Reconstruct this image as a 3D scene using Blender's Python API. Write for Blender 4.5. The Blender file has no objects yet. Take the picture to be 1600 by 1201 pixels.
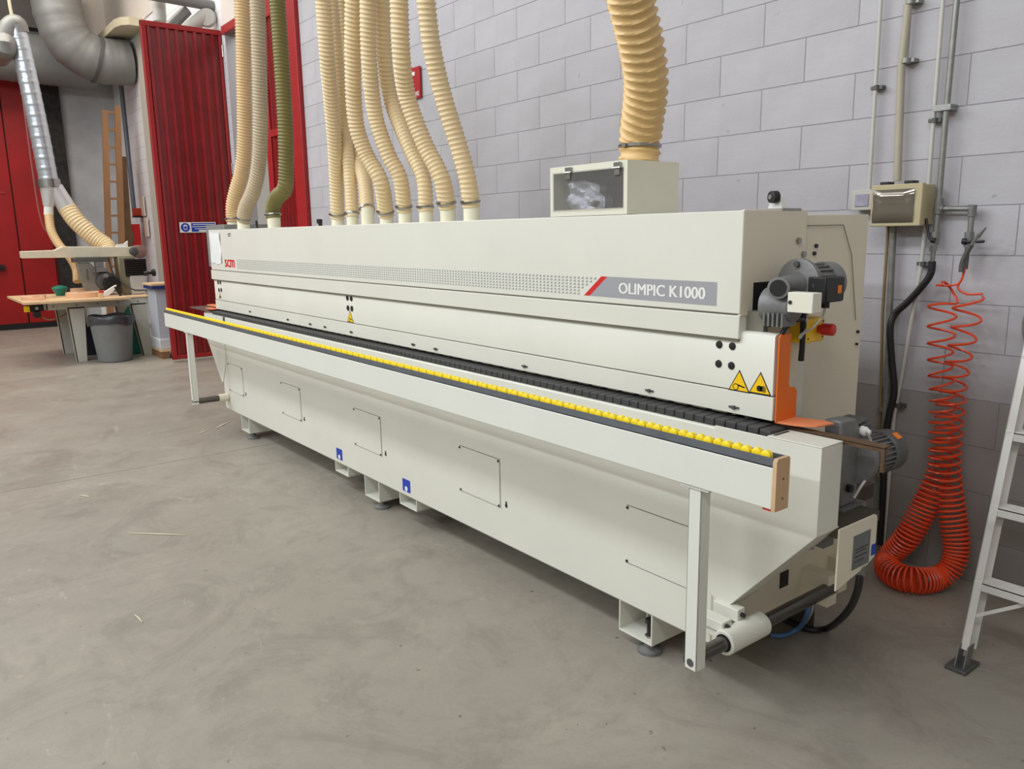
import bpy, bmesh, math, random
from mathutils import Vector, Matrix
random.seed(7)
PI = math.pi
scn = bpy.context.scene
COL = scn.collection

# ------------------------------------------------------------------ camera
F = 1236.97
YAW, PIT, ROL = 0.91374477, 0.19063796, -0.01642798
CAM = Vector((0, 0, 1.6))
fwd = Vector((-math.sin(YAW)*math.cos(PIT), math.cos(YAW)*math.cos(PIT), -math.sin(PIT)))
rt0 = Vector((math.cos(YAW), math.sin(YAW), 0)); up0 = rt0.cross(fwd)
rgt = rt0*math.cos(ROL) + up0*math.sin(ROL); upv = -rt0*math.sin(ROL) + up0*math.cos(ROL)
cam = bpy.data.cameras.new('camera'); camo = bpy.data.objects.new('camera', cam); COL.objects.link(camo)
camo.matrix_world = Matrix(((rgt.x, upv.x, -fwd.x, CAM.x), (rgt.y, upv.y, -fwd.y, CAM.y), (rgt.z, upv.z, -fwd.z, CAM.z), (0, 0, 0, 1)))
cam.sensor_width = 36; cam.lens = F/1600*36; cam.clip_start = .05; cam.clip_end = 100
scn.camera = camo

# ------------------------------------------------------------------ light
w = bpy.data.worlds.new('world'); scn.world = w; w.use_nodes = True
bg = w.node_tree.nodes['Background']; bg.inputs[0].default_value = (1, .94, .83, 1); bg.inputs[1].default_value = .38
def area(name, loc, target, sx, sy, power, col):
    l = bpy.data.lights.new(name, 'AREA'); l.shape = 'RECTANGLE'; l.size = sx; l.size_y = sy; l.energy = power; l.color = col
    o = bpy.data.objects.new(name, l); COL.objects.link(o); o.location = loc
    o.rotation_euler = (Vector(target)-Vector(loc)).to_track_quat('-Z', 'Y').to_euler(); return o
for x in (-7.6, -2.6, 2.4):
    area('low_strip_light', (x, -5.2, 4.95), (x, 2.0, .75), 3.0, .22, (128 if x < 0 else 60), (.88, .95, 1))
for x in (-7.2, -3.4, .4):
    area('high_strip_light', (x, -1.45, 5.3), (x, 2.0, .55), 2.6, .7, 86, (.92, .96, 1))
area('roof_light', (-10, -3.5, 7), (-7, 2, 1), 7, 4, 300, (.92, .96, 1))
area('roof_light', (-12.5, .8, 7.2), (-13, 1.0, 0), 5, 2.5, 300, (1, .93, .82))
area('outdoor_fill', (-9.9, 4.4, 4.6), (-10, 5.6, 2.0), 1.5, .5, 40, (1, .97, .92))  # added fill standing in for daylight, brightens the outer wall
scn.view_settings.view_transform = 'Standard'; scn.view_settings.look = 'None'
scn.view_settings.gamma = 1; scn.view_settings.use_curve_mapping = False
scn.view_settings.exposure = -.12

# ------------------------------------------------------------------ helpers
def at(ax, val, px, py):
    'point of the plane axis=val seen at this place of the 1600x1201 photograph'
    d = rgt*((px-800)/F) + upv*(-(py-600.5)/F) + fwd
    t = (val-CAM[ax])/d[ax]; return CAM + d*t
def X(v, px, py): return at(0, v, px, py)
def Y(v, px, py): return at(1, v, px, py)
def Z(v, px, py): return at(2, v, px, py)
def proj(p):
    v = Vector(p)-CAM; z = v.dot(fwd); return 800+F*v.dot(rgt)/z, 600.5-F*v.dot(upv)/z

def lin(c):
    def f(u):
        u /= 255.; return u/12.92 if u <= .04045 else ((u+.055)/1.055)**2.4
    return (f(c[0]), f(c[1]), f(c[2]), 1)
MATS = {}
def mat(name, c, rough=.5, metal=0, var=.0, scale=6, bump=0, bscale=60, c2=None, rnd=0, spec=.5, emit=0, alpha=1, trans=0, stretch=None):
    if name in MATS: return MATS[name]
    m = bpy.data.materials.new(name); m.use_nodes = True; nt = m.node_tree; b = nt.nodes['Principled BSDF']
    b.inputs['Base Color'].default_value = lin(c); b.inputs['Roughness'].default_value = rough; b.inputs['Metallic'].default_value = metal
    b.inputs['Specular IOR Level'].default_value = spec
    tc = nt.nodes.new('ShaderNodeTexCoord'); mp = nt.nodes.new('ShaderNodeMapping'); nt.links.new(tc.outputs['Object'], mp.inputs[0])
    if stretch: mp.inputs['Scale'].default_value = stretch
    col = None
    if var or c2:
        n = nt.nodes.new('ShaderNodeTexNoise'); n.inputs['Scale'].default_value = scale; n.inputs['Detail'].default_value = 5; n.inputs['Roughness'].default_value = .6
        nt.links.new(mp.outputs[0], n.inputs['Vector'])
        r = nt.nodes.new('ShaderNodeMapRange'); r.inputs[1].default_value = .3; r.inputs[2].default_value = .7
        nt.links.new(n.outputs['Fac'], r.inputs[0])
        mx = nt.nodes.new('ShaderNodeMix'); mx.data_type = 'RGBA'
        A = lin(c); B = lin(c2) if c2 else tuple(x*(1-var) for x in A[:3])+(1,)
        mx.inputs[6].default_value = A; mx.inputs[7].default_value = B
        nt.links.new(r.outputs[0], mx.inputs[0]); nt.links.new(mx.outputs[2], b.inputs['Base Color']); col = mx.outputs[2]
    if rnd:
        oi = nt.nodes.new('ShaderNodeObjectInfo'); r = nt.nodes.new('ShaderNodeMapRange'); r.inputs[3].default_value = 1-rnd; r.inputs[4].default_value = 1+rnd
        nt.links.new(oi.outputs['Random'], r.inputs[0])
        hs = nt.nodes.new('ShaderNodeHueSaturation'); nt.links.new(r.outputs[0], hs.inputs['Value'])
        if col: nt.links.new(col, hs.inputs['Color'])
        else: hs.inputs['Color'].default_value = lin(c)
        nt.links.new(hs.outputs[0], b.inputs['Base Color'])
    if bump:
        n = nt.nodes.new('ShaderNodeTexNoise'); n.inputs['Scale'].default_value = bscale; n.inputs['Detail'].default_value = 4
        nt.links.new(mp.outputs[0], n.inputs['Vector'])
        bp = nt.nodes.new('ShaderNodeBump'); bp.inputs['Strength'].default_value = bump; bp.inputs['Distance'].default_value = .004
        nt.links.new(n.outputs['Fac'], bp.inputs['Height']); nt.links.new(bp.outputs[0], b.inputs['Normal'])
    if trans: b.inputs['Transmission Weight'].default_value = trans; b.inputs['IOR'].default_value = 1.2
    if alpha < 1: b.inputs['Alpha'].default_value = alpha
    MATS[name] = m; return m

cream = mat('cream paint', (222, 221, 209), .38, var=.06, scale=2.5)
cream2 = mat('cream paint shade tint', (228, 219, 198), .45, var=.05, scale=2)  # machine cream, warmed: the end's beige shade is put into the colour
white_beam = mat('white beam', (224, 225, 215), .32, var=.04, scale=3)
black = mat('black plastic', (28, 27, 27), .45)
dark = mat('dark void', (16, 15, 14), .8)
rubber = mat('chain rubber', (62, 62, 62), .6, var=.3, scale=40)
steel = mat('steel', (168, 168, 165), .28, 1, var=.15, scale=20)
zinc = mat('zinc channel', (120, 126, 134), .4, .5, var=.2, scale=15)
cast = mat('cast grey', (128, 128, 127), .5, .25, var=.2, scale=25, bump=.2)
castd = mat('dark cast grey', (92, 93, 92), .5, .2, var=.25, scale=25)
yellow = mat('yellow plastic', (250, 220, 40), .4)
ywarn = mat('yellow sign', (245, 198, 20), .4)
orange = mat('orange paint', (232, 110, 18), .42, var=.08)
orange2 = mat('dusty orange', (236, 140, 90), .6, var=.1, scale=30)
redp = mat('red plastic', (205, 48, 42), .4)
hoseM = mat('cream hose', (228, 204, 160), .45, var=.10, scale=5)
hoseD = mat('dusty hose', (190, 172, 142), .6, var=.12, scale=6)
hoseT = mat('tan hose', (214, 182, 134), .5, var=.1, scale=6)
hoseO = mat('olive hose', (122, 112, 58), .5, var=.15, scale=6)
hoseB = mat('large hose', (228, 192, 132), .45, var=.06, scale=4)
greyband = mat('grey print', (158, 158, 163), .4)
greytri = mat('grey print small', (150, 155, 155), .4)
redprint = mat('red print', (205, 40, 38), .4)
whitep = mat('white print', (232, 232, 226), .5)
paper = mat('paper', (232, 232, 232), .7, var=.12, scale=9)
blue = mat('blue print', (30, 62, 170), .5)
doorred = mat('red sheet', (146, 22, 28), .28, var=.2, scale=4, c2=(124, 12, 18), spec=.8)
framered = mat('red frame', (165, 34, 36), .4, var=.12, scale=9)
backred = mat('back door red', (160, 4, 6), .45, c2=(132, 4, 6), scale=1.3)
wallp = mat('painted block', (188, 186, 191), .75, c2=(177, 174, 178), scale=3, bump=.35, bscale=45, rnd=.035)
wallw = mat('white block', (222, 219, 222), .75, var=.06, scale=3, bump=.3, bscale=45)
plaster = mat('grey plaster', (190, 190, 192), .85, c2=(160, 160, 162), scale=1.5, bump=.3)
plasterw = mat('pale plaster', (214, 204, 196), .85, var=.08, scale=1.5)
beamM = mat('beige concrete', (190, 180, 155), .8, var=.12, scale=5)
ductM = mat('duct metal', (140, 140, 138), .5, .35, var=.2, scale=3)
alu = mat('aluminium', (234, 231, 226), .36, .12, var=.1, scale=12, stretch=(1, 1, .2))
alud = mat('dusty aluminium', (190, 182, 165), .5, .4, var=.15, scale=12)
galv = mat('galvanised pipe', (150, 150, 144), .45, .55, var=.25, scale=25)
pvc = mat('grey pvc', (196, 194, 186), .5, var=.08)
pvct = mat('beige pvc', (178, 170, 152), .5, var=.12, scale=8)
boxbeige = mat('beige box', (190, 178, 142), .5)
coilM = mat('orange coil', (226, 76, 38), .35)
woodM = mat('wood', (150, 108, 72), .6, var=.25, scale=6, stretch=(1, 1, .15))
woodL = mat('light wood', (222, 188, 146), .6, var=.12, scale=8)
woodE = mat('mdf end', (205, 170, 132), .7, var=.1, scale=12)
tablem = mat('saw green grey', (196, 194, 182), .5, var=.1, scale=6)
binM = mat('bin grey', (128, 130, 130), .5, var=.15, scale=6)
bagM = mat('bin liner', (70, 70, 74), .3, var=.4, scale=12)
teal = mat('teal bag', (30, 130, 112), .5, var=.3, scale=8)
glassM = mat('smoked window', (96, 94, 92), .12, 0, var=.25, scale=7, spec=.9)
foil = mat('foil', (210, 212, 222), .35, .3, var=.2, scale=18)
brown = mat('brown rail', (98, 74, 52), .55, .1, var=.3, scale=20)
gutter = mat('grey box', (128, 130, 128), .45)
osign = mat('orange label', (240, 130, 20), .5)

class MB:
    def __init__(s): s.v = []; s.f = []
    def add(s, vs, fs):
        n = len(s.v); s.v += [Vector(p) for p in vs]; s.f += [tuple(i+n for i in f) for f in fs]; return s
    def box(s, x0, x1, y0, y1, z0, z1, M=None):
        v = [Vector(p) for p in ((x0,y0,z0),(x1,y0,z0),(x1,y1,z0),(x0,y1,z0),(x0,y0,z1),(x1,y0,z1),(x1,y1,z1),(x0,y1,z1))]
        if M: v = [M @ p for p in v]
        return s.add(v, [(0,3,2,1),(4,5,6,7),(0,1,5,4),(1,2,6,5),(2,3,7,6),(3,0,4,7)])
    def prism(s, pts, off):
        'closed outline pts pushed along off'
        n = len(pts); off = Vector(off); p = [Vector(q) for q in pts]
        return s.add(p+[q+off for q in p], [tuple(range(n))[::-1], tuple(range(n, 2*n))]+[(i, (i+1) % n, n+(i+1) % n, n+i) for i in range(n)])
    def cyl(s, a, b, r, r2=None, n=16, caps=True):
        a, b = Vector(a), Vector(b); r2 = r if r2 is None else r2
        d = (b-a).normalized(); u = d.orthogonal().normalized(); w_ = d.cross(u)
        vs = []
        for c, rr in ((a, r), (b, r2)):
            for i in range(n):
                t = 2*PI*i/n; vs.append(c+u*rr*math.cos(t)+w_*rr*math.sin(t))
        fs = [(i, (i+1) % n, n+(i+1) % n, n+i) for i in range(n)]
        if caps: fs += [tuple(range(n))[::-1], tuple(range(n, 2*n))]
        return s.add(vs, fs)
    def lathe(s, c, d, prof, n=20):
        'prof = list of (distance along d, radius)'
        c = Vector(c); d = Vector(d).normalized(); u = d.orthogonal().normalized(); w_ = d.cross(u); vs = []; fs = []
        for h, r in prof:
            for i in range(n):
                t = 2*PI*i/n; vs.append(c+d*h+(u*math.cos(t)+w_*math.sin(t))*max(r, 1e-4))
        for k in range(len(prof)-1):
            for i in range(n): fs.append((k*n+i, k*n+(i+1) % n, (k+1)*n+(i+1) % n, (k+1)*n+i))
        fs += [tuple(range(n))[::-1], tuple(range((len(prof)-1)*n, len(prof)*n))]
        return s.add(vs, fs)
    def tube(s, pts, r, n=10, rad=None, caps=True):
        pts = [Vector(p) for p in pts]; N = len(pts); vs = []; fs = []
        t0 = (pts[1]-pts[0]).normalized(); u = t0.orthogonal().normalized()
        for i, p in enumerate(pts):
            t = (pts[min(i+1, N-1)]-pts[max(i-1, 0)]).normalized()
            u = (u-t*u.dot(t)).normalized(); w_ = t.cross(u)
            for k in range(n):
                a = 2*PI*k/n; rr = rad(i, a) if rad else r
                vs.append(p+(u*math.cos(a)+w_*math.sin(a))*rr)
        for i in range(N-1):
            for k in range(n): fs.append((i*n+k, i*n+(k+1) % n, (i+1)*n+(k+1) % n, (i+1)*n+k))
        if caps: fs += [tuple(range(n))[::-1], tuple(range((N-1)*n, N*n))]
        return s.add(vs, fs)
    def build(s, name, m, parent=None, bevel=0, angle=38, origin=None):
        base = Vector((0, 0, 0)); q = parent
        while q: base += Vector(q.location); q = q.parent
        o0 = Vector(origin) if origin is not None else (base.copy() if parent else Vector((0, 0, 0)))
        me = bpy.data.meshes.new(name); me.from_pydata([p-o0 for p in s.v], [], s.f); me.update()
        bm = bmesh.new(); bm.from_mesh(me); bmesh.ops.recalc_face_normals(bm, faces=bm.faces); bm.to_mesh(me); bm.free()
        me.materials.append(m)
        for p in me.polygons: p.use_smooth = True
        me.set_sharp_from_angle(angle=math.radians(angle))
        o = bpy.data.objects.new(name, me); COL.objects.link(o); o.location = o0-base if parent else o0
        if parent: o.parent = parent
        if bevel:
            b = o.modifiers.new('bevel', 'BEVEL'); b.width = bevel; b.segments = 2; b.limit_method = 'ANGLE'; b.angle_limit = math.radians(50)
        return o
def tag(o, label=None, cat=None, group=None, kind=None):
    if label: o['label'] = label
    if cat: o['category'] = cat
    if group: o['group'] = group
    if kind: o['kind'] = kind
    return o
def thing(name, loc, label, cat, group=None):
    o = bpy.data.objects.new(name, None); COL.objects.link(o); o.location = loc; o.empty_display_size = .1
    return tag(o, label, cat, group)
def inst(src, parent, d):
    c = src.copy(); COL.objects.link(c); c.parent = parent; c.location = Vector(src.location)+Vector(d); return c
def box(name, m, parent, *b, bevel=.002):
    return MB().box(*b).build(name, m, parent, bevel=bevel)
def spline(pts, n=12):
    'Catmull-Rom through pts'
    p = [Vector(q) for q in pts]; p = [p[0]*2-p[1]]+p+[p[-1]*2-p[-2]]; out = []
    for i in range(1, len(p)-2):
        a, b, c, d = p[i-1:i+3]
        for k in range(n):
            t = k/n; out.append(.5*((2*b)+(c-a)*t+(2*a-5*b+4*c-d)*t*t+(3*b-a-3*c+d)*t**3))
    out.append(p[-2]); return out
def resample(pts, step):
    out = [pts[0]]; acc = 0
    for a, b in zip(pts, pts[1:]):
        L = (b-a).length; t = step-acc
        while t <= L and L > 0: out.append(a.lerp(b, t/L)); t += step
        acc = L-(t-step)
    out.append(pts[-1]); return out
def text(name, body, m, parent, origin, xdir, ydir, height, width=None, bold=.0, shear=0, copies=0, wid=0):
    cu = bpy.data.curves.new(name, 'FONT'); cu.body = body; cu.size = 1; cu.offset = bold; cu.shear = shear; cu.resolution_u = 3
    tmp = bpy.data.objects.new(name, cu); COL.objects.link(tmp); bpy.context.view_layer.update()
    me = bpy.data.meshes.new_from_object(tmp); COL.objects.unlink(tmp); bpy.data.objects.remove(tmp)
    xs = [v.co.x for v in me.vertices]; ys = [v.co.y for v in me.vertices]
    x0, x1, y0, y1 = min(xs), max(xs), min(ys), max(ys); sy = height/(y1-y0); sx = width/(x1-x0) if width else sy
    base = Vector((0, 0, 0)); q = parent
    while q: base += Vector(q.location); q = q.parent
    O = Vector(origin)-base; xd = Vector(xdir); yd = Vector(ydir)
    for v in me.vertices: v.co = O+xd*((v.co.x-x0)*sx)+yd*((v.co.y-y0)*sy)
    me.materials.clear(); me.materials.append(m)
    if copies:
        bm = bmesh.new(); bm.from_mesh(me); nrm = xd.cross(yd)
        for k in range(1, copies+1):
            r = bmesh.ops.duplicate(bm, geom=[f for f in bm.faces if f.tag is False][:nf] if False else list(bm.faces)[:len(me.polygons)])
            for e in r['geom']:
                if isinstance(e, bmesh.types.BMVert): e.co += xd*(wid*k/copies)+nrm*(.00015*k)
        bm.to_mesh(me); bm.free()
    o = bpy.data.objects.new(name, me); COL.objects.link(o); o.parent = parent; return tag(o, kind='stuff')

# ------------------------------------------------------------------ floor
floorM = mat('concrete floor', (168, 160, 149), .42, spec=.4)
def floor_nodes():
    nt = floorM.node_tree; b = nt.nodes['Principled BSDF']; N = nt.nodes.new; L = nt.links.new
    tc = N('ShaderNodeTexCoord')
    def noise(sc, det, rough=.6, dist=0, stretch=(1, 1, 1)):
        mp = N('ShaderNodeMapping'); mp.inputs['Scale'].default_value = stretch; L(tc.outputs['Object'], mp.inputs[0])
        n = N('ShaderNodeTexNoise'); n.inputs['Scale'].default_value = sc; n.inputs['Detail'].default_value = det
        n.inputs['Roughness'].default_value = rough; n.inputs['Distortion'].default_value = dist; L(mp.outputs[0], n.inputs['Vector']); return n
    def ramp(n, a, b_):
        r = N('ShaderNodeMapRange'); r.inputs[1].default_value = a; r.inputs[2].default_value = b_; L(n.outputs['Fac'], r.inputs[0]); return r
    def mix(prev, colr, fac, amt):
        m = N('ShaderNodeMix'); m.data_type = 'RGBA'; m.inputs[7].default_value = lin(colr)
        k = N('ShaderNodeMath'); k.operation = 'MULTIPLY'; k.inputs[1].default_value = amt; L(fac.outputs[0], k.inputs[0]); L(k.outputs[0], m.inputs[0])
        if isinstance(prev, tuple): m.inputs[6].default_value = prev
        else: L(prev, m.inputs[6])
        return m.outputs[2]
    c = lin((156, 150, 138))
    c = mix(c, (142, 134, 124), ramp(noise(.5, 5, .6, .3), .35, .7), .7)
    c = mix(c, (172, 163, 151), ramp(noise(2.6, 9, .72, .5, (1, .8, 1)), .5, .75), .55)
    c = mix(c, (126, 118, 109), ramp(noise(6, 9, .72, .4), .5, .8), .6)
    c = mix(c, (205, 198, 186), ramp(noise(14, 6, .8, 2.5, (.35, 1, 1)), .66, .74), .35)
    c = mix(c, (96, 90, 84), ramp(noise(9, 4, .6, 3), .68, .76), .25)
    c = mix(c, (112, 105, 95), ramp(noise(1.4, 10, .78, 1.5), .50, .62), .35)
    c = mix(c, (196, 190, 178), ramp(noise(3.5, 12, .8, 2.0, (.5, 1, 1)), .60, .66), .4)
    c = mix(c, (86, 78, 70), ramp(noise(26, 2, .5), .735, .76), .7)
    c = mix(c, (128, 121, 110), ramp(noise(60, 6, .8), .5, .75), .35)
    L(c, b.inputs['Base Color'])
    r = ramp(noise(3, 6), .3, .7); r.inputs[3].default_value = .33; r.inputs[4].default_value = .6; L(r.outputs[0], b.inputs['Roughness'])
    bp = N('ShaderNodeBump'); bp.inputs['Strength'].default_value = .15; bp.inputs['Distance'].default_value = .004; L(noise(30, 5).outputs['Fac'], bp.inputs['Height']); L(bp.outputs[0], b.inputs['Normal'])
floor_nodes()
fl = tag(MB().box(-20, 6, -8, 6, -.2, -.02).build('floor', mat('joint filler', (70, 66, 60), .9)), kind='structure')
for x0, x1 in ((-20, -11.906), (-11.9, -5.906), (-5.9, 6)):
    MB().box(x0, x1, -8, 6, -.02, 0).build('slab', floorM, fl)

# ------------------------------------------------------------------ walls
WY = 3.7; BH = .2095; BL = .513
wr = MB()
wr.box(-8.35, 3, WY+.004, WY+.25, 0, 6.2); wr.box(-17, -10.62, WY+.004, WY+.25, 0, 6.2); wr.box(-10.62, -8.35, WY+.004, WY+.25, 4.2, 6.2)
wall = tag(wr.build('wall_right', mat('block joint', (168, 166, 170), .85)), kind='structure')
def block_mesh(x0, x1, z0, z1):
    m = MB(); g = .0010; c = .0016; a, b_, e, f = x0+g, x1-g, z0+g, z1-g
    m.add([(a, WY+.004, e), (b_, WY+.004, e), (b_, WY+.004, f), (a, WY+.004, f), (a+c, WY, e+c), (b_-c, WY, e+c), (b_-c, WY, f-c), (a+c, WY, f-c)],
          [(4, 5, 6, 7), (0, 1, 5, 4), (1, 2, 6, 5), (2, 3, 7, 6), (3, 0, 4, 7)]); return m
def wall_tones(m):  # darker towards the floor, a two-tone lower band, small specks
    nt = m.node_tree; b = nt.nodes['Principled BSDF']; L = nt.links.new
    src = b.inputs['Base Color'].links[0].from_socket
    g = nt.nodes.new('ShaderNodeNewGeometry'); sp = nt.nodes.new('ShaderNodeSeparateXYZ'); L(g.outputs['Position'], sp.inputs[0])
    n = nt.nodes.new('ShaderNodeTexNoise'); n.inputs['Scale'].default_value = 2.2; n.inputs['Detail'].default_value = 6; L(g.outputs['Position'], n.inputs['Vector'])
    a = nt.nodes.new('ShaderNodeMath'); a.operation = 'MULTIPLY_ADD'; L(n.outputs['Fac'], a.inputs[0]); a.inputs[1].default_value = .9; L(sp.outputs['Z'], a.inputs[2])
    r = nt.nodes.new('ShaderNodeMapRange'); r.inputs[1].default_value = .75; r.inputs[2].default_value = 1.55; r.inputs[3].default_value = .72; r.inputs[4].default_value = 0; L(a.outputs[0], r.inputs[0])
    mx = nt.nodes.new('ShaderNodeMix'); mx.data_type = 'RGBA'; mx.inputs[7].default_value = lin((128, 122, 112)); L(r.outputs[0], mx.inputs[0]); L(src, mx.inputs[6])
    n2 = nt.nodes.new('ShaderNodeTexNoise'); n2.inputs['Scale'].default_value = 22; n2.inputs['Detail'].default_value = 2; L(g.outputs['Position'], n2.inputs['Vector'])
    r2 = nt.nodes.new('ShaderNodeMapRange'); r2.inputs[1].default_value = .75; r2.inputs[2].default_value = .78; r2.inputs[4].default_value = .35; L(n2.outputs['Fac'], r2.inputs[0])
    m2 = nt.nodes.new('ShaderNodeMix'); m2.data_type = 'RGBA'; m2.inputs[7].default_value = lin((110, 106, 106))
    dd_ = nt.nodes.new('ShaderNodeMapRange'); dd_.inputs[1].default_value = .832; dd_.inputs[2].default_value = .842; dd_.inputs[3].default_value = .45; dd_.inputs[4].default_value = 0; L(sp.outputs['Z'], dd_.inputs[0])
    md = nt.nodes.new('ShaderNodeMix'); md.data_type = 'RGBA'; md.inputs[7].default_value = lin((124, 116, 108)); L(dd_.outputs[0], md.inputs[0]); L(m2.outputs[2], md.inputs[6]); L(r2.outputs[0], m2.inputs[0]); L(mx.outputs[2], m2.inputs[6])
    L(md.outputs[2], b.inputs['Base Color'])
wall_tones(wallp)
proto = None
rest = MB(); nb = 0
for k in range(30):
    z0 = k*BH; off = -4.162 if k % 2 == 0 else -4.432
    for j in range(-30, 30):
        x0 = off+j*BL; x1 = x0+BL
        if x1 <= -8.35 or x0 > 2.5: continue
        x0c = max(x0, -8.35)
        px, py = proj(((x0c+x1)/2, WY, z0+BH/2))
        vis = -30 < px < 1640 and -40 < py < 1000
        # behind the machine nothing of the wall is seen
        if -6.3 < x0 and x1 < -2.35 and z0+BH < 1.55: vis = False
        if vis and nb < 296 and z0 < 5:
            nb += 1
            if x0c == x0:
                if proto is None:
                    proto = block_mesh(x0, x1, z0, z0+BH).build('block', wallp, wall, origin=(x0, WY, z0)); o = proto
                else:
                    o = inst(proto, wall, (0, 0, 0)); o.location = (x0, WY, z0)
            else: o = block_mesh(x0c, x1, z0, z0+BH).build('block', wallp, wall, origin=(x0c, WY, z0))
        else:
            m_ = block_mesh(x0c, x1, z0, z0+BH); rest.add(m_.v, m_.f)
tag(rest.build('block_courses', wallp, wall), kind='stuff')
rest = MB()
for k in range(30):
    z0 = k*BH; off = -4.162 if k % 2 == 0 else -4.432
    for j in range(-26, -12):
        x0 = max(off+j*BL, -16.9); x1 = min(off+(j+1)*BL, -10.62)
        if x1-x0 > .02: m_ = block_mesh(x0, x1, z0, z0+BH); rest.add(m_.v, m_.f)
tag(rest.build('white_block_courses', wallw, wall), kind='stuff')

XB = -16.9
wb = tag(MB().box(XB-.25, XB, -9, WY+.25, 0, 4.75).box(XB-.25, XB, -9, WY+.25, 4.75, 7).build('wall_back', plaster), kind='structure')
tag(MB().box(XB, XB+.18, -9, 3.2, 4.78, 4.95).box(XB, XB+.3, -9, 2.95, 5.2, 5.9).build('trim_1', mat('dark beam', (92, 86, 84), .8, var=.15)), kind='structure')
tag(MB().box(XB, XB+.02, 2.6, WY-.002, 4.75, 6.2).build('trim_2', plasterw), kind='structure')

# red far door of two leaves with a wicket
rd = tag(MB().box(XB, XB+.03, -3, 2.45, .02, 4.45).build('door_3', mat('door recess', (60, 8, 8), .7)), kind='structure')
for a, b_ in ((-3, -.4), (-.38, 1.02), (1.04, 1.85), (1.87, 2.4)):
    MB().box(XB+.03, XB+.06, a, b_, .1, 4.42).build('door_panel', backred, rd, bevel=.006)
MB().box(XB+.06, XB+.075, -3, 1.75, 2.4, 2.44).build('door_rail', framered, rd)
MB().box(XB+.06, XB+.075, -3, 2.4, .02, .1).build('bottom_rail', dark, rd)
MB().cyl((XB+.06, 1.55, 1.12), (XB+.12, 1.55, 1.12), .05).box(XB+.1, XB+.14, 1.42, 1.58, 1.1, 1.14).build('door_handle', black, rd)
tag(MB().box(XB, XB+.1, 2.45, 2.78, 0, 4.3).build('trim_3', mat('burnt jamb', (48, 44, 42), .8, var=.5, scale=9, c2=(14, 12, 12))), kind='structure')
# beige ledge over the white wall
L0 = Vector((0, 0, 4.78))
led = [(-16.9, 3.3), (-14.5, 3.3), (-14.3, 3.35), (-14.2, 3.45), (-14.2, 3.698), (-16.9, 3.698)]
tag(MB().prism([(x, y, 4.90) for x, y in led], (0, 0, .12)).build('trim_4', beamM), kind='structure')
tag(MB().box(-14.93, -14.3, 3.69, WY+.003, 0, 4.9).build('trim_5', mat('pale render', (188, 182, 170), .8, var=.06)), kind='structure')
tag(MB().box(-16.9, -10.64, WY-.012, WY+.003, 5.03, 6.2).box(-10.639, -8.36, WY-.012, WY+.003, 4.21, 6.2).build('trim_8', plasterw), kind='structure')
# outside seen through the gap of the door opening
tag(MB().box(-14, -7.6, 5.6, 5.7, 0, 5).build('wall_far', mat('outer wall', (178, 156, 126), .8, var=.15, scale=2)), kind='structure')

# ------------------------------------------------------------------ red corrugated doors
def corrug(axis, fixed, a0, a1, z0, z1, pitch, depth, duty=.3):
    'sheet with trapezoid ribs running up, as one surface with thickness'
    pts = []; a = a0
    while a < a1-1e-6:
        e = min(a+pitch, a1); wd = e-a
        pts += [(a, 0), (a+wd*.10, depth), (a+wd*(.10+duty), depth), (a+wd*(.20+duty), 0)]; a = e
    pts.append((a1, 0)); m = MB(); n = len(pts); vs = []
    for z in (z0, z1):
        for q, d in pts:
            vs.append((fixed+d, q, z) if axis == 'y' else (q, fixed-d, z))
    for z in (z0, z1):
        for q, d in pts:
            vs.append((fixed+d-.004, q, z) if axis == 'y' else (q, fixed-d+.004, z))
    fs = [(i, i+1, n+i+1, n+i) for i in range(n-1)]+[(2*n+i, 2*n+i+1, 3*n+i+1, 3*n+i) for i in range(n-1)]
    return m.add(vs, fs)
d1 = tag(MB().box(-10.80, -10.77, 2.735, 3.69, .035, 4.17).build('door_1', mat('door core', (120, 18, 20), .6)), kind='structure')
d1['label'] = 'tall red corrugated steel door leaf standing open into the hall'
corrug('y', -10.768, 2.79, 3.66, .09, 4.12, .109, .034, .32).build('corrugated_sheet', doorred, d1, angle=20)
MB().box(-10.77, -10.73, 2.735, 2.79, .035, 4.17).box(-10.77, -10.73, 3.66, 3.69, .035, 4.17).box(-10.77, -10.725, 2.735, 3.69, 4.11, 4.17).box(-10.77, -10.735, 2.735, 3.69, .035, .09).build('door_frame', framered, d1, bevel=.004)
for z in (1.0, 2.4, 3.85): MB().cyl((-10.72, 3.695, z), (-10.72, 3.695, z+.14), .016).build('hinge', steel, d1)
d2 = tag(MB().box(-9.42, -8.42, WY+.02, WY+.05, .035, 4.1).build('door_2', MATS['door core']), kind='structure')
d2['label'] = 'narrow closed leaf of the red corrugated door behind the hoses'
corrug('x', WY+.018, -9.36, -8.5, .09, 4.05, .1, .03, .32).build('corrugated_sheet', doorred, d2, angle=20)
MB().box(-9.42, -9.28, WY-.03, WY+.02, .035, 4.1).box(-8.66, -8.46, WY-.03, WY+.02, .035, 4.1).build('door_frame', framered, d2, bevel=.004)
MB().box(-9.28, -8.66, WY-.03, WY+.005, 2.72, 2.80).box(-9.28, -8.66, WY-.03, WY+.005, 4.0, 4.1).build('crossbar', framered, d2, bevel=.004)
tag(MB().box(-10.66, -8.40, WY-.03, WY+.02, 4.1, 4.2).box(-8.46, -8.36, WY-.045, WY+.02, 0, 4.2).build('trim_6', framered, bevel=.004), kind='structure')

# ------------------------------------------------------------------ the edge banding machine
M = thing('edge_banding_machine', (-4.2, 2.5, 0), 'long cream edge banding machine standing along the block wall', 'machine')
YF = 2.08
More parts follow.
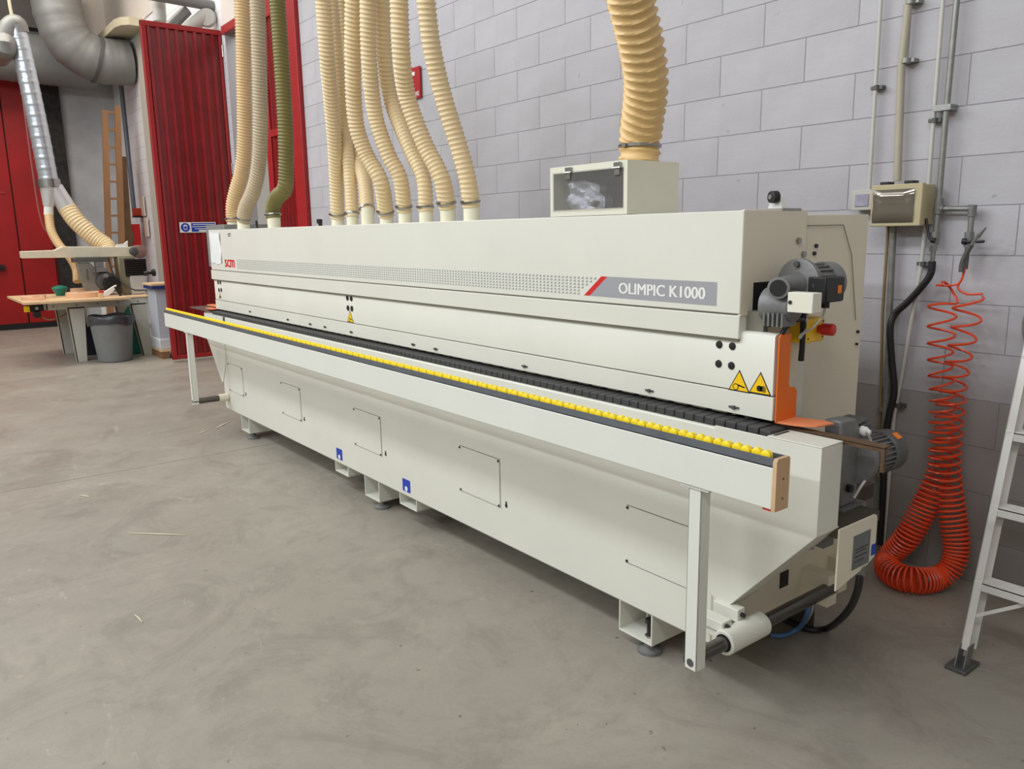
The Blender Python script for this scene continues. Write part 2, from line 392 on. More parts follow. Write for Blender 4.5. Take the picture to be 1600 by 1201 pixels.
# base cabinet
b = MB(); b.box(-6.66, -1.59, YF, 2.86, .178, .955).box(-1.5895, -1.56, YF, 2.86, .178, .66)
base = b.build('base', cream, M, bevel=.006)
# end cover at the right: trapezoid sheet with flange
ec = MB(); ec.prism([(-1.60, YF-.004, .962), (-1.2155, YF-.004, .962), (-1.2155, YF-.004, .69), (-1.535, YF-.004, .335), (-1.60, YF-.004, .37)], (0, .008, 0))
ec.box(-1.221, -1.215, YF-.0045, 2.19, .6895, .962)
ec.prism([(-1.216, YF+.001, .6905), (-1.535, YF+.001, .3355), (-1.538, YF+.001, .341), (-1.222, YF+.001, .697)], (0, .12, 0))
ec.box(-1.40, -1.2145, YF-.005, 2.191, .9625, .967)
ec.build('end_cover', cream, M, bevel=.0015)
lc = MB(); lc.prism([(-7.02, YF-.006, .957), (-6.535, YF-.006, .957), (-6.535, YF-.006, .60), (-6.66, YF-.006, .40), (-6.69, YF-.006, .40), (-6.98, YF-.006, .72)], (0, .012, 0))
lc.box(-7.02, -7.014, YF, 2.3, .72, .957).box(-7.02, -6.66, YF, 2.2, .945, .957)
lc.build('end_cover', cream, M)
MB().box(-6.53, -6.50, YF-.003, YF+.01, .86, .955).build('latch_strip', black, M)
# access panels
pan = None
for i in range(5):
    x0 = -6.505+i*1.1275 if i else -6.505; x1 = x0+.325
    p = MB().box(x0, x1, YF-.0045, YF, .352, .578).build('access_panel', cream, M, bevel=.001)
    sh = MB()
    for sx, sz in ((x0+.006, .572), (x1-.006, .572), (x0+.006, .358), (x1-.006, .358)): sh.cyl((sx, YF-.0075, sz), (sx, YF-.0045, sz), .006, n=8)
    tag(sh.build('screws', black, p), kind='stuff')
    MB().box(x0-.0015, x1+.0015, YF-.001, YF, .3485, .581).build('panel_gap', mat('panel gap', (120, 116, 104), .8), p)
    MB().cyl((x1+.045, YF-.003, .37), (x1+.045, YF, .37), .008, n=8).box(x1+.041, x1+.049, YF-.003, YF, .37, .39).build('key_slot', black, M)
# blue stickers on the base
for x in (-4.49, -3.66):
    s_ = MB().box(x-.04, x+.04, YF-.002, YF, .205, .275).build('blue_label', blue, M)
    MB().lathe((x, YF-.0035, .222), (0, 1, 0), [(0, .015), (.001, .015)], 12).build('symbol', whitep, s_)
# feet: U brackets with levelling pads
def foot(x0, x1):
    f = MB(); t = .006
    f.box(x0, x0+t, YF+.003, YF+.22, .058, .178).box(x1-t, x1, YF+.003, YF+.22, .058, .178).box(x0, x1, YF+.003, YF+.22, .052, .060)
    f.box(x0+.055, x0+.061, YF+.10, YF+.2, .06, .178)
    o = f.build('foot_bracket', cream, M, bevel=.001)
    cx = x1-.048
    MB().lathe((cx, YF+.045, 0), (0, 0, 1), [(0, .048), (.012, .048), (.024, .022), (.052, .014)], 20).build('levelling_pad', cast, o)
    MB().cyl((cx, YF+.045, .06), (cx, YF+.045, .068), .02, n=6).build('nut', steel, o)
    MB().cyl((cx, YF+.045, .068), (cx, YF+.045, .13), .012, n=10).cyl((cx, YF+.045, .116), (cx, YF+.045, .134), .019, n=6).build('levelling_bolt', black, o)
for a, b_ in ((-6.31, -6.13), (-4.17, -3.99), (-2.036, -1.863)): foot(a, b_)
for a, b_ in ((-4.57, -4.385), (-3.75, -3.565)):
    MB().box(a, a+.006, YF+.003, YF+.7, .115, .178).box(b_-.006, b_, YF+.003, YF+.7, .115, .178).box(a, b_, YF+.003, YF+.7, .112, .119).box(a, b_, YF+.3, YF+.31, .12, .178).build('fork_pocket', cream, M, bevel=.001)
# table, chain and rails
MB().box(-6.9, -1.42, YF+.075, 2.25, .93, .968).box(-6.8, -1.60, 2.25, 2.80, .90, .985).build('chain_track', mat('chain track', (60, 58, 55), .6), M)
MB().box(-7.62, -6.95, 2.13, 2.30, .955, .968).box(-7.1, -6.95, YF+.02, 2.3, .93, .968).build('infeed_plate', mat('infeed plate', (105, 86, 82), .45, .3), M, bevel=.003)
MB().prism([(-1.50, 2.195, .968), (-1.09, 2.195, .968), (-1.09, 2.195, .895), (-1.10, 2.195, .895), (-1.10, 2.195, .955), (-1.50, 2.195, .955)], (0, .012, 0)).box(-1.5, -1.09, 2.195, 2.23, .966, .972).build('chain_guard_strip', brown, M)
pm = MB(); PP = .043
pm.box(0, PP-.0035, 0, .074, 0, .026)
pad0 = None; x = -6.86; k = 0
while x < -1.36:
    if pad0 is None:
        q = MB().box(x, x+PP-.0035, YF+.012, YF+.094, .955, .981); pad0 = q.build('chain_pad', rubber, M, bevel=.003, origin=(x, YF, .95)); o = pad0
    else: o = inst(pad0, M, (k*PP, 0, 0))
    if x > -1.47:
        t = (x+1.47)/.1; o.location = Vector(o.location)+Vector((0, 0, -.022*t*t)); o.rotation_euler = (0, .28*t, 0)
    x += PP; k += 1
# press wheels behind the cover seen as dark scallops
wh = MB(); x = -6.8
for k in range(63):
    wh.cyl((x, 2.17, 1.002), (x, 2.20, 1.002), .02, n=14); x += .085
tag(wh.build('press_wheels', black, M), kind='stuff')
MB().box(-6.85, -1.47, 2.205, 2.22, .97, 1.02).build('press_beam', dark, M)

# upper covers
YU = 2.135
body = MB(); body.box(-6.86, -1.59, 2.17, 2.905, .985, 1.59); body.build('machine_body', cream2, M)
hd = MB(); hd.box(-6.90, -1.562, YU, 2.47, 1.327, 1.654)
hood = hd.build('hood', cream, M, bevel=.003)
MB().box(-6.93, -1.565, YU+.002, 2.3, 1.245, 1.322).build('hood_trim', cream, M, bevel=.003)
mc = MB(); mc.prism([(-1.438, 2.15, 1.076), (-1.438, 2.15, 1.262), (-1.438, 2.156, 1.270), (-1.438, 2.18, 1.272), (-1.438, 2.18, 1.076)], (-5.47, 0, 0))
mc.build('sliding_cover', cream, M, angle=50)
MB().box(-6.92, -1.435, 2.15, 2.168, .994, 1.071).build('lower_strip', cream, M, bevel=.002)
MB().box(-6.9, -1.44, 2.158, 2.17, 1.07, 1.078).box(-6.9, -1.57, 2.142, 2.17, 1.32, 1.329).box(-6.9, -1.57, 2.142, 2.17, 1.238, 1.247).build('seam_gasket', mat('seam', (118, 114, 100), .7), M)
# rear end panels of the hood
rp = MB(); rp.box(-1.589, -1.575, 2.47, 2.918, .70, 1.642); rp.box(-6.88, -1.5895, 2.47, 2.918, 1.60, 1.642)
rp.build('rear_end_panel', cream2, M, bevel=.003)
MB().tube([(-1.5697, 2.491, 1.642), (-1.5697, 2.491, 1.604), (-1.5697, 2.736, 1.604), (-1.5697, 2.803, 1.497), (-1.5697, 2.862, 1.25)], .0016, 6).build('trim_seam', MATS['seam'], M)
for y, z in ((2.439, 1.554), (2.473, 1.508)):
    MB().cyl((-1.562, y, z), (-1.552, y, z), .011, n=6).build('hex_bolt', steel, M)
for y, z, r in ((2.569, 1.534, .007), (2.56, 1.508, .007), (2.887, 1.203, .006), (2.884, 1.156, .005)):
    MB().cyl((-1.5745, y, z), (-1.567, y, z), r, n=10).build('screw_plug', black, M)
# cream top end plate over the front part
MB().box(-1.575, -1.5615, YU+.004, 2.49, 1.32, 1.656).build('end_plate', cream2, M, bevel=.002)

def hoodp(px, py): return Y(YU, px, py)
# printed band of triangles, band, lettering
tr = MB(); yy = YU-.0006
rows = 6
zt, zb = 1.427, 1.352
for r in range(rows):
    z0 = zb+(zt-zb)*r/rows; x = -6.26; hgt = (zt-zb)/rows*.72
    xend = -2.24-(rows-1-r)*.018
    while x < xend:
        tr.add([(x, yy, z0), (x+.016, yy, z0), (x+.014, yy, z0+hgt)], [(0, 1, 2)]); x += .0235
tag(tr.build('triangle_print', greytri, M), kind='stuff')
MB().add([(-2.295, yy, 1.350), (-2.262, yy, 1.350), (-2.165, yy, 1.427), (-2.198, yy, 1.427)], [(0, 1, 2, 3)]).build('red_slash_print', redprint, M)
bandp = MB().add([(-2.262, yy, 1.350), (-1.655, yy, 1.348), (-1.655, yy, 1.426), (-2.165, yy, 1.427)], [(0, 1, 2, 3)]).build('grey_band_print', greyband, M)
text('lettering', 'OLIMPIC K1000', whitep, bandp, (-2.105, yy-.0006, 1.367), (1, 0, 0), (0, 0, 1), .040, .400, copies=2, wid=.0042)
text('lettering', 'scm', redprint, M, (-6.55, yy, 1.356), (1, 0, 0), (0, 0, 1), .062, .225, copies=2, wid=.012)['label'] = 'red lettering'
# paper note taped on the left end of the hood
nt_ = MB(); n = 8; vs = []; fs = []
for i in range(n+1):
    for j in range(n+1):
        vs.append((-6.86+.25*i/n, YU-.004-.004*math.sin(i*1.7+j), 1.38+.25*j/n+.005*math.sin(i)))
for i in range(n):
    for j in range(n): a = i*(n+1)+j; fs.append((a, a+1, a+n+2, a+n+1))
nt_.add(vs, fs).build('paper_note', paper, M)
MB().box(-6.42, -6.35, YU-.001, YU, 1.615, 1.622).box(-6.42, -6.36, YU-.001, YU, 1.60, 1.606).build('small_print', black, M)
# vents plugs on the sliding cover
for cx, cz, n_ in ((-1.72, 1.205, 0), (-1.635, 1.205, 0), (-1.72, 1.145, 0), (-1.635, 1.145, 0)): pass
YM = 2.15
for px, py in ((1124, 538), (1144.5, 540.5), (1123, 568), (1143, 571)):
    q = Y(YM, px, py); MB().lathe((q.x, YM-.004, q.z), (0, 1, 0), [(0, .008), (.001, .0125), (.005, .0135)], 16).build('rubber_plug', black, M)
for px, py in ((543, 465), (549, 466), (544, 481), (550, 482), (341, 441), (344.5, 441), (342.5, 453), (346, 453)):
    q = Y(YM, px, py); MB().lathe((q.x, YM-.004, q.z), (0, 1, 0), [(0, .010), (.001, .0165), (.005, .0175)], 14).build('rubber_plug', black, M)
def warn(c, s, kind):
    y = YM-.001; c = Vector(c); h = s*.866
    def tri(sc, yy_): return [(c.x-s/2*sc, yy_, c.z-h/3*sc), (c.x+s/2*sc, yy_, c.z-h/3*sc), (c.x, yy_, c.z+h*2/3*sc)]
    o = MB().prism(tri(1, y), (0, .0008, 0)).build('warning_sign', black, M)
    MB().add(tri(.86, y-.0004), [(0, 1, 2)]).build('sign_face', ywarn, o)
    g = MB(); yy_ = y-.0008
    if kind == 'roll':
        g.lathe((c.x-.012, yy_, c.z-.010), (0, 1, 0), [(0, .0115), (.0002, .0115)], 16)
        g.prism([(c.x-.004, yy_, c.z+.0), (c.x+.022, yy_, c.z-.006), (c.x+.024, yy_, c.z-.011), (c.x-.002, yy_, c.z-.006)], (0, .0002, 0))
        g.build('pictogram', black, o)
        MB().lathe((c.x-.012, yy_-.0004, c.z-.010), (0, 1, 0), [(0, .0085), (.0002, .0085)], 16).build('pictogram_fill', ywarn, o)
    else:
        g.lathe((c.x-.003, yy_, c.z-.006), (0, 1, 0), [(0, .010), (.0002, .010)], 10)
        for k in range(5):
            a = -.5+k*.28; g.prism([(c.x, yy_, c.z-.004+(k-2)*.003), (c.x+.024*math.cos(a), yy_, c.z-.006+.018*math.sin(a)), (c.x+.023*math.cos(a), yy_, c.z-.0085+.018*math.sin(a)), (c.x, yy_, c.z-.008+(k-2)*.003)], (0, .0002, 0))
        g.build('pictogram', black, o)
q = Y(YM, 1155, 600); warn(q, .084, 'roll'); q = Y(YM, 1188, 604); warn(q, .084, 'hand')
q = Y(YM, 547.5, 497); warn(q, .085, 'roll'); q = Y(YM, 344, 462.5); warn(q, .06, 'hand')
for px, py in ((1147, 636), (1015, 610), (820, 572), (681, 545), (646, 538), (549, 518.5), (508, 510.5), (485, 506), (450, 499), (391, 486.5)):
    q = Y(YM, px, py); s_ = MB().cyl((q.x, YM-.008, q.z), (q.x, YM, q.z), .007, n=8).box(q.x-.02, q.x+.02, YM-.003, YM, q.z-.0035, q.z+.0035)
    s_.build('wing_screw', castd, M)

# orange guard at the right end
og = MB(); ox = -1.428
gp = [(2.152, .99), (2.152, 1.262), (2.16, 1.272), (2.215, 1.272), (2.215, 1.11), (2.22, 1.098), (2.25, 1.094), (2.262, 1.08), (2.262, 1.0), (2.262, .992)]
og.prism([(ox, y, z) for y, z in gp], (.005, 0, 0)); og.build('orange_guard', orange, M, bevel=.001)
MB().prism([(-1.428, 2.155, .988), (-1.428, 2.26, .988), (-1.335, 2.295, .985), (-1.305, 2.29, .984), (-1.318, 2.215, .984), (-1.37, 2.178, .985)], (0, 0, .006)).build('orange_deflector', orange2, M, bevel=.001)
# green-grey column seen behind the guard
MB().box(-1.575, -1.50, 2.30, 2.36, .96, 1.22).box(-1.575, -1.55, 2.2, 2.36, .96, 1.24).build('end_column', cream2, M, bevel=.002)
MB().box(-1.575, -1.50, 2.36, 2.42, .96, 1.17).build('side_channel', cream, M, bevel=.002)
MB().box(-1.572, -1.50, 2.175, 2.40, 1.18, 1.335).build('dark_recess', mat('recess', (120, 116, 104), .7), M)
MB().prism([(-1.498, 2.20, 1.285), (-1.498, 2.38, 1.285), (-1.498, 2.38, 1.10), (-1.498, 2.20, 1.10)], (-.003, 0, 0)).build('back_sheet', cream2, M)
MB().box(-1.57, -1.5605, 2.20, 2.36, 1.315, 1.425).build('shaft_opening', dark, M)

# adjustment gear motor on the end (worm gear, flange, motor)
gm = MB().lathe((-1.575, 2.285, 1.365), (1, 0, 0), [(0, .03), (.03, .03), (.032, .056), (.042, .056), (.044, .03), (.10, .03)], 24).build('gear_motor', castd, M)
wc_ = X(-1.45, 1222, 477)
g = MB(); g.lathe(wc_+Vector((-.05, 0, 0)), (1, 0, 0), [(0, .056), (.035, .058), (.05, .050), (.095, .048), (.11, .028)], 24)
for i in range(5): g.box(wc_.x-.03+i*.016, wc_.x-.024+i*.016, wc_.y-.055, wc_.y+.02, wc_.z-.062, wc_.z-.02)
g.build('worm_gearbox', cast, gm)
sc_ = X(-1.42, 1216, 450)
MB().lathe(sc_, (.45, -1, .05), [(-.06, .028), (-.03, .028), (-.028, .033), (.0, .033), (.001, .027)], 24).build('input_collar', cast, gm)
MB().lathe(sc_, (.45, -1, .05), [(.0015, .0255), (.003, .0255)], 20).build('bore', black, gm)
fc = X(-1.45, 1246, 444); fd = Vector((.12, 1, .0)).normalized()
MB().lathe(fc, fd, [(-.075, .026), (-.05, .030), (-.02, .034), (.0, .042)], 24).build('input_neck', cast, gm)
MB().lathe(fc, fd, [(-.004, .074), (0, .082), (.014, .082), (.03, .074), (.045, .062)], 32).build('motor_flange', cast, gm)
for k in range(4):
    a = PI/4+k*PI/2; u = fd.orthogonal().normalized(); w_ = fd.cross(u); c_ = fc+(u*math.cos(a)+w_*math.sin(a))*.064
    MB().cyl(c_-fd*.014, c_, .010, n=6).build('flange_bolt', castd, gm)
mb_ = MB().lathe(fc, fd, [(.04, .056), (.115, .056)], 28)
for k in range(20):
    a = 2*PI*k/20; u = fd.orthogonal().normalized(); w_ = fd.cross(u); r_ = u*math.cos(a)+w_*math.sin(a); t_ = fd.cross(r_)
    mb_.prism([fc+fd*.045+r_*.053-t_*.0018, fc+fd*.045+r_*.064-t_*.0018, fc+fd*.045+r_*.064+t_*.0018, fc+fd*.045+r_*.053+t_*.0018], fd*.07)
mb_.build('motor_body', cast, gm)
MB().lathe(fc, fd, [(.11, .066), (.115, .068), (.155, .067), (.163, .058)], 28).build('fan_cover', cast, gm)
tb = MB().box(-1.40, -1.338, 2.253, 2.355, 1.368, 1.447).build('terminal_box', black, gm, bevel=.004)
MB().box(-1.338, -1.334, 2.256, 2.352, 1.371, 1.444).build('lid', black, tb, bevel=.002)
MB().box(-1.334, -1.3325, 2.315, 2.335, 1.395, 1.420).build('label_plate', osign, tb)
MB().cyl((-1.37, 2.31, 1.37), (-1.37, 2.31, 1.348), .013, n=12).build('cable_gland', black, tb)
cb = thing  # noqa
sb = MB().box(-1.382, -1.298, 2.12, 2.168, 1.348, 1.408).build('switch_box', mat('box white', (226, 224, 208), .4), M, bevel=.002)
MB().cyl((-1.372, 2.117, 1.378), (-1.372, 2.12, 1.378), .006, n=10).build('knock_out', black, sb)
MB().box(-1.50, -1.382, 2.15, 2.162, 1.355, 1.37).build('box_bracket', steel, M)
# emergency stop
es = MB().box(-1.50, -1.44, 2.318, 2.430, 1.226, 1.306).build('emergency_stop_box', ywarn, M, bevel=.004)
MB().lathe((-1.44, 2.395, 1.268), (1, .18, 0), [(0, .013), (.010, .013), (.012, .0195), (.048, .020), (.053, .016)], 20).build('mushroom_button', redp, es)
for y, z in ((2.335, 1.24), (2.42, 1.292), (2.42, 1.24)): MB().cyl((-1.44, y, z), (-1.437, y, z), .003, n=8).build('cover_screw', castd, es)
MB().tube(spline([(-1.43, 2.17, 1.272), (-1.42, 2.19, 1.30), (-1.42, 2.24, 1.312), (-1.43, 2.29, 1.30), (-1.44, 2.305, 1.24), (-1.45, 2.315, 1.17)], 8), .008).tube(spline([(-1.44, 2.30, 1.33), (-1.44, 2.305, 1.25), (-1.45, 2.32, 1.17)], 8), .009).build('cable_conduit', black, M)
MB().tube(spline([(-1.37, 2.31, 1.35), (-1.375, 2.305, 1.32), (-1.40, 2.285, 1.28), (-1.425, 2.27, 1.262), (-1.43, 2.275, 1.25), (-1.43, 2.30, 1.275), (-1.43, 2.31, 1.34)], 8), .004).build('grey_cable', pvc, M)

# top limit roller on the machine
tp = Y(2.62, 1226, 327)
MB().box(-6.6, -1.6, 2.72, 2.75, .0, .18).build('rear_light_block', mat('rear light block', (60, 55, 46), .8), M)  # unseen skirt, added to keep light out from under the machine
rb = MB().box(-1.66, -1.56, 2.34, 2.45, 1.654, 1.662).build('roller_bracket', steel, M, bevel=.001)
a = Vector((-1.62, 2.39, 1.66))
MB().prism([(-1.648, 2.385, 1.66), (-1.592, 2.385, 1.66), (-1.60, 2.385, 1.69), (-1.61, 2.385, 1.71), (-1.63, 2.385, 1.71), (-1.64, 2.385, 1.69)], (0, .03, 0)).build('upright', whitep, rb)
MB().lathe((-1.617, 2.37, 1.70), (.3, 1, 0), [(-.012, .008), (-.010, .020), (.012, .021), (.014, .010)], 20).build('roller_wheel', black, rb)
MB().lathe((-1.617, 2.37, 1.70), (.3, 1, 0), [(-.016, .008), (-.010, .008)], 12).build('hub', cast, rb)

# clear fronted dust box on the hood
DB = MB(); x0, x1, y0, y1, z0, z1 = -2.50, -2.072, YU+.005, 2.42, 1.656, 1.848
t_ = .004
DB.box(x0, x1, y0, y0+t_, z0, z0+.024).box(x0, x1, y0, y0+t_, z1-.026, z1).box(x0, x0+.02, y0, y0+t_, z0+.024, z1-.026).box(x1-.02, x1, y0, y0+t_, z0+.024, z1-.026)
DB.box(x0, x0+t_, y0+t_, y1, z0, z1).box(x1-t_, x1, y0+t_, y1, z0, z1).box(x0+t_, x1-t_, y0+t_, y1, z1-t_, z1).box(x0+t_, x1-t_, y0+t_, y1, z0, z0+t_).box(x0+t_, x1-t_, y1-t_, y1, z0+t_, z1-t_)
db = DB.build('dust_box', mat('dust box paint', (224, 222, 204), .4, var=.05), M)
MB().box(x0+.018, x1-.018, y0-.004, y0-.001, z0+.020, z1-.022).build('window_flap', mat('clear flap', (190, 188, 186), .06, trans=.6, alpha=.28), db)
MB().box(x0+.006, x1-.006, y0+.13, y0+.135, z0+.006, z1-.006).build('back_lining', glassM, db)
fl_ = MB(); vs = []; fs = []; n = 14
for i in range(n+1):
    for j in range(n+1):
        u, v = i/n, j/n; xx = x0+.06+u*(.16+.04*(1-v)); zz = z0+.012+v*.125*(1-.12*(u-.4)**2*4)
        vs.append((xx, y0+.05+.02*math.sin(u*9+v*4)*math.cos(v*7)+.012*random.random(), zz))
for i in range(n):
    for j in range(n): a = i*(n+1)+j; fs.append((a, a+1, a+n+2, a+n+1))
fl_.add(vs, fs).build('crumpled_foil', foil, db)
MB().lathe((-2.27, y0+.03, 1.70), (1, 0, .2), [(-.02, .006), (0, .014), (.02, .006)], 8).build('debris', mat('brown debris', (84, 66, 54), .8), db)
for px in (888, 964.5):
    q = Y(y0-.006, px, 268 if px < 900 else 262)
    h_ = MB().box(q.x-.018, q.x+.018, y0-.008, y0-.003, 1.822, 1.842).box(q.x-.013, q.x+.013, y0-.009, y0-.004, 1.797, 1.822).cyl((q.x-.018, y0-.010, 1.822), (q.x+.018, y0-.010, 1.822), .004, n=8)
    ho = h_.build('hinge', steel, db)
    MB().cyl((q.x-.010, y0-.0095, 1.834), (q.x-.010, y0-.008, 1.834), .003, n=8).cyl((q.x+.010, y0-.0095, 1.834), (q.x+.010, y0-.008, 1.834), .003, n=8).build('screws', castd, ho) if False else None

# left end: grey electrical cabinet
gb = MB().box(-7.50, -7.0, 2.3, 2.75, 1.33, 1.70).build('electrical_cabinet', gutter, M, bevel=.004)
MB().box(-7.46, -7.05, 2.292, 2.30, 1.36, 1.67).build('cabinet_door', gutter, gb, bevel=.002)
MB().box(-6.99, -6.90, 2.3, 2.7, .3, 1.6).build('left_end_panel', cream2, M)
MB().box(-7.20, -6.93, 2.16, 2.22, 1.005, 1.012).box(-7.12, -6.93, 2.12, 2.2, .985, .990).build('orange_strip', orange2, M)

# outfeed gearmotor of the chain, at the right rear
dx = -1.30
q0, q1, q2 = X(dx, 1318, 690), X(dx, 1344, 690), X(dx, 1342, 782)
cm = MB().prism([(dx-.06, q0.y, q2.z), (dx-.06, q1.y, q2.z), (dx-.06, q1.y+.01, .93), (dx-.06, q1.y-.03, .985), (dx-.06, q0.y-.02, .99)], (.06, 0, 0)).build('chain_drive', cast, M, bevel=.008)
dd = Vector((.04, 1, -.02)).normalized(); c0 = X(dx-.02, 1336, 716)
MB().lathe(c0, dd, [(-.02, .082), (.01, .080), (.012, .068), (.04, .062)], 28).build('drive_flange', cast, cm)
mo = MB().lathe(c0, dd, [(.03, .056), (.15, .056)], 28)
for k in range(24):
    a = 2*PI*k/24; u = dd.orthogonal().normalized(); w_ = dd.cross(u); r_ = u*math.cos(a)+w_*math.sin(a); t_ = dd.cross(r_)
    mo.prism([c0+dd*.04+r_*.052-t_*.002, c0+dd*.04+r_*.067-t_*.002, c0+dd*.04+r_*.067+t_*.002, c0+dd*.04+r_*.052+t_*.002], dd*.105)
mo.build('finned_body', cast, cm)
MB().lathe(c0, dd, [(.14, .068), (.145, .073), (.205, .072), (.215, .058)], 28).build('fan_cover', castd, cm)
a = X(dx, 1303, 663); b_ = X(dx, 1345, 686)
tb = MB().box(dx-.10, dx-.005, c0.y-.05, c0.y+.065, c0.z+.062, c0.z+.115).prism([(dx-.10, c0.y-.05, c0.z+.115), (dx-.005, c0.y-.05, c0.z+.115), (dx-.015, c0.y+.065, c0.z+.125), (dx-.09, c0.y+.065, c0.z+.125)], (0, 0, .006)).build('terminal_box', castd, cm, bevel=.006)
gq = X(dx+.005, 1349, 672)
MB().lathe(gq-Vector((.01, 0, 0)), (1, .1, -.25), [(0, .015), (.018, .017), (.024, .013), (.032, .011), (.034, .006)], 12).build('cable_gland', whitep, cm)
MB().tube(spline([X(dx+.03, *q) for q in ((1353, 674), (1361, 690), (1363, 715), (1358, 740), (1345, 760), (1334, 778))], 8), .0045).build('cable', pvc, cm)
lq = c0+dd*.165
MB().prism([lq+Vector((.030, 0, .067)), lq+Vector((.052, 0, .052))+Vector((0, 0, 0)), lq+Vector((.052, .028, .052)), lq+Vector((.030, .028, .067))], (.0012, 0, .002)).build('label_plate', osign, cm)
MB().box(dx-.05, dx+.02, q0.y-.01, q1.y+.03, q2.z-.03, q2.z).cyl((dx-.01, q1.y-.01, .69), (dx-.01, q1.y-.01, q2.z-.03), .014).build('tension_foot', cast, cm)
q = X(dx+.003, 1325, 762); MB().cyl(q, q+Vector((.014, 0, 0)), .013).build('drain_plug', black, cm)
MB().box(-1.55, -1.215, 2.19, 2.445, .655, .688).box(-1.55, -1.42, 2.2, 2.80, .60, .655).build('motor_shelf', mat('dirty steel', (96, 88, 76), .5, .4, var=.4, scale=12), M)
# end plate with labels
ep = MB(); pts = [(2.175, .693), (2.385, .693), (2.397, .688), (2.402, .676), (2.402, .548), (2.36, .530), (2.20, .497), (2.175, .492)]
ep.prism([(-1.205, y, z) for y, z in pts], (.006, 0, 0)); e_ = ep.build('end_label_plate', cream2, M, bevel=.001)
pl_ = MB().box(-1.199, -1.1975, 2.26, 2.362, .537, .650).build('data_plate', mat('data plate', (128, 132, 136), .35, .5, var=.2, scale=40), e_)
MB().box(-1.1975, -1.197, 2.275, 2.35, .600, .603).box(-1.1975, -1.197, 2.275, 2.34, .590, .593).box(-1.1975, -1.197, 2.275, 2.345, .575, .578).box(-1.1975, -1.197, 2.27, 2.33, .560, .562).build('engraving', black, e_)
MB().box(-1.199, -1.1975, 2.375, 2.40, .555, .592).build('blue_label', blue, e_)
# electrics under the end cover
MB().box(-1.5595, -1.552, 2.09, 2.86, .215, .655).build('end_plate', cream2, M)
MB().box(-1.50, -1.32, 2.30, 2.36, .56, .66).build('grey_duct', mat('grey duct', (140, 142, 140), .5), M)
MB().box(-1.55, -1.40, 2.20, 2.30, .60, .70).cyl((-1.45, 2.2, .62), (-1.45, 2.3, .60), .02).build('cable_glands', mat('glands', (150, 146, 134), .6), M)
MB().box(-1.552, -1.549, 2.58, 2.63, .40, .47).build('blue_label', blue, M)
MB().box(-1.552, -1.548, 2.42, 2.47, .30, .36).build('black_socket', black, M)
MB().tube(spline([(-1.50, 2.25, .62), (-1.50, 2.27, .50), (-1.51, 2.36, .42), (-1.51, 2.42, .46), (-1.50, 2.42, .60)], 8), .007).build('white_cable', pvc, M)
MB().tube(spline([X(-1.53, 1264, 938), X(-1.53, 1262, 956), Z(.05, 1252, 977), Z(.012, 1238, 987), Z(.012, 1220, 993), Z(.012, 1204, 992)], 10), .010).build('blue_tube', mat('blue tube', (84, 122, 168), .4), M)
MB().tube(spline([X(-1.53, 1270, 938), X(-1.53, 1268, 954), Z(.04, 1258, 972), Z(.03, 1248, 979)], 10), .007).build('white_tube', pvc, M)
MB().tube(spline([X(-1.21, 1344, 888), X(-1.21, 1343, 905), X(-1.24, 1339, 925), X(-1.30, 1329, 948), X(-1.37, 1312, 968), Z(.02, 1293, 981), Z(.016, 1272, 984), Z(.016, 1252, 979), Z(.016, 1228, 968)], 10), .0125).build('black_cable', black, M)
MB().cyl(X(-1.21, 1343, 884), X(-1.21, 1344, 898), .016, n=12).build('cable_gland', cast, M)
MB().box(-1.56, -1.545, 2.10, 2.86, .18, .21).box(-1.56, -1.5, 2.74, 2.80, .20, .34).build('base_foot_bar', cream2, M, bevel=.001)
MB().cyl((-1.50, 2.77, .30), (-1.49, 2.77, .30), .012, n=6).build('hex_bolt', castd, M)

# rods and collars that carry the roller support
RX, RZ = -1.452, .285
rod = MB().cyl((RX, 1.795, RZ), (RX, 2.60, RZ), .024, n=20).build('support_rod', mat('rod steel', (110, 106, 102), .3, .8, var=.2, scale=10), M)
col_ = MB().cyl((RX, 1.965, RZ), (RX, 2.17, RZ), .041, n=24).box(-1.56, RX, 1.99, 2.14, RZ-.012, RZ+.012)
col_.box(-1.57, -1.47, 1.98, 2.03, RZ+.02, RZ+.055).box(-1.57, -1.47, 2.06, 2.10, RZ+.03, RZ+.075)
co = col_.build('clamp_collar', cream, M, bevel=.003)
for y, z in ((2.00, RZ+.04), (2.08, RZ+.055)): MB().cyl((-1.47, y, z), (-1.458, y, z), .008, n=8).build('clamp_bolt', black, co)
MB().lathe((RX, 1.964, RZ), (0, 1, 0), [(0, .03), (.001, .03)], 20).build('collar_bore', dark, co)
MB().box(-1.56, -1.44, 2.56, 2.62, .22, .34).build('rod_bracket', cream2, M, bevel=.002)
MB().cyl((-6.57, 1.795, .285), (-6.57, 2.3, .285), .024, n=16).build('support_rod', MATS['rod steel'], M)
MB().cyl((-6.57, 2.0, .285), (-6.57, 2.075, .285), .034, n=16).build('clamp_collar', cream2, M)

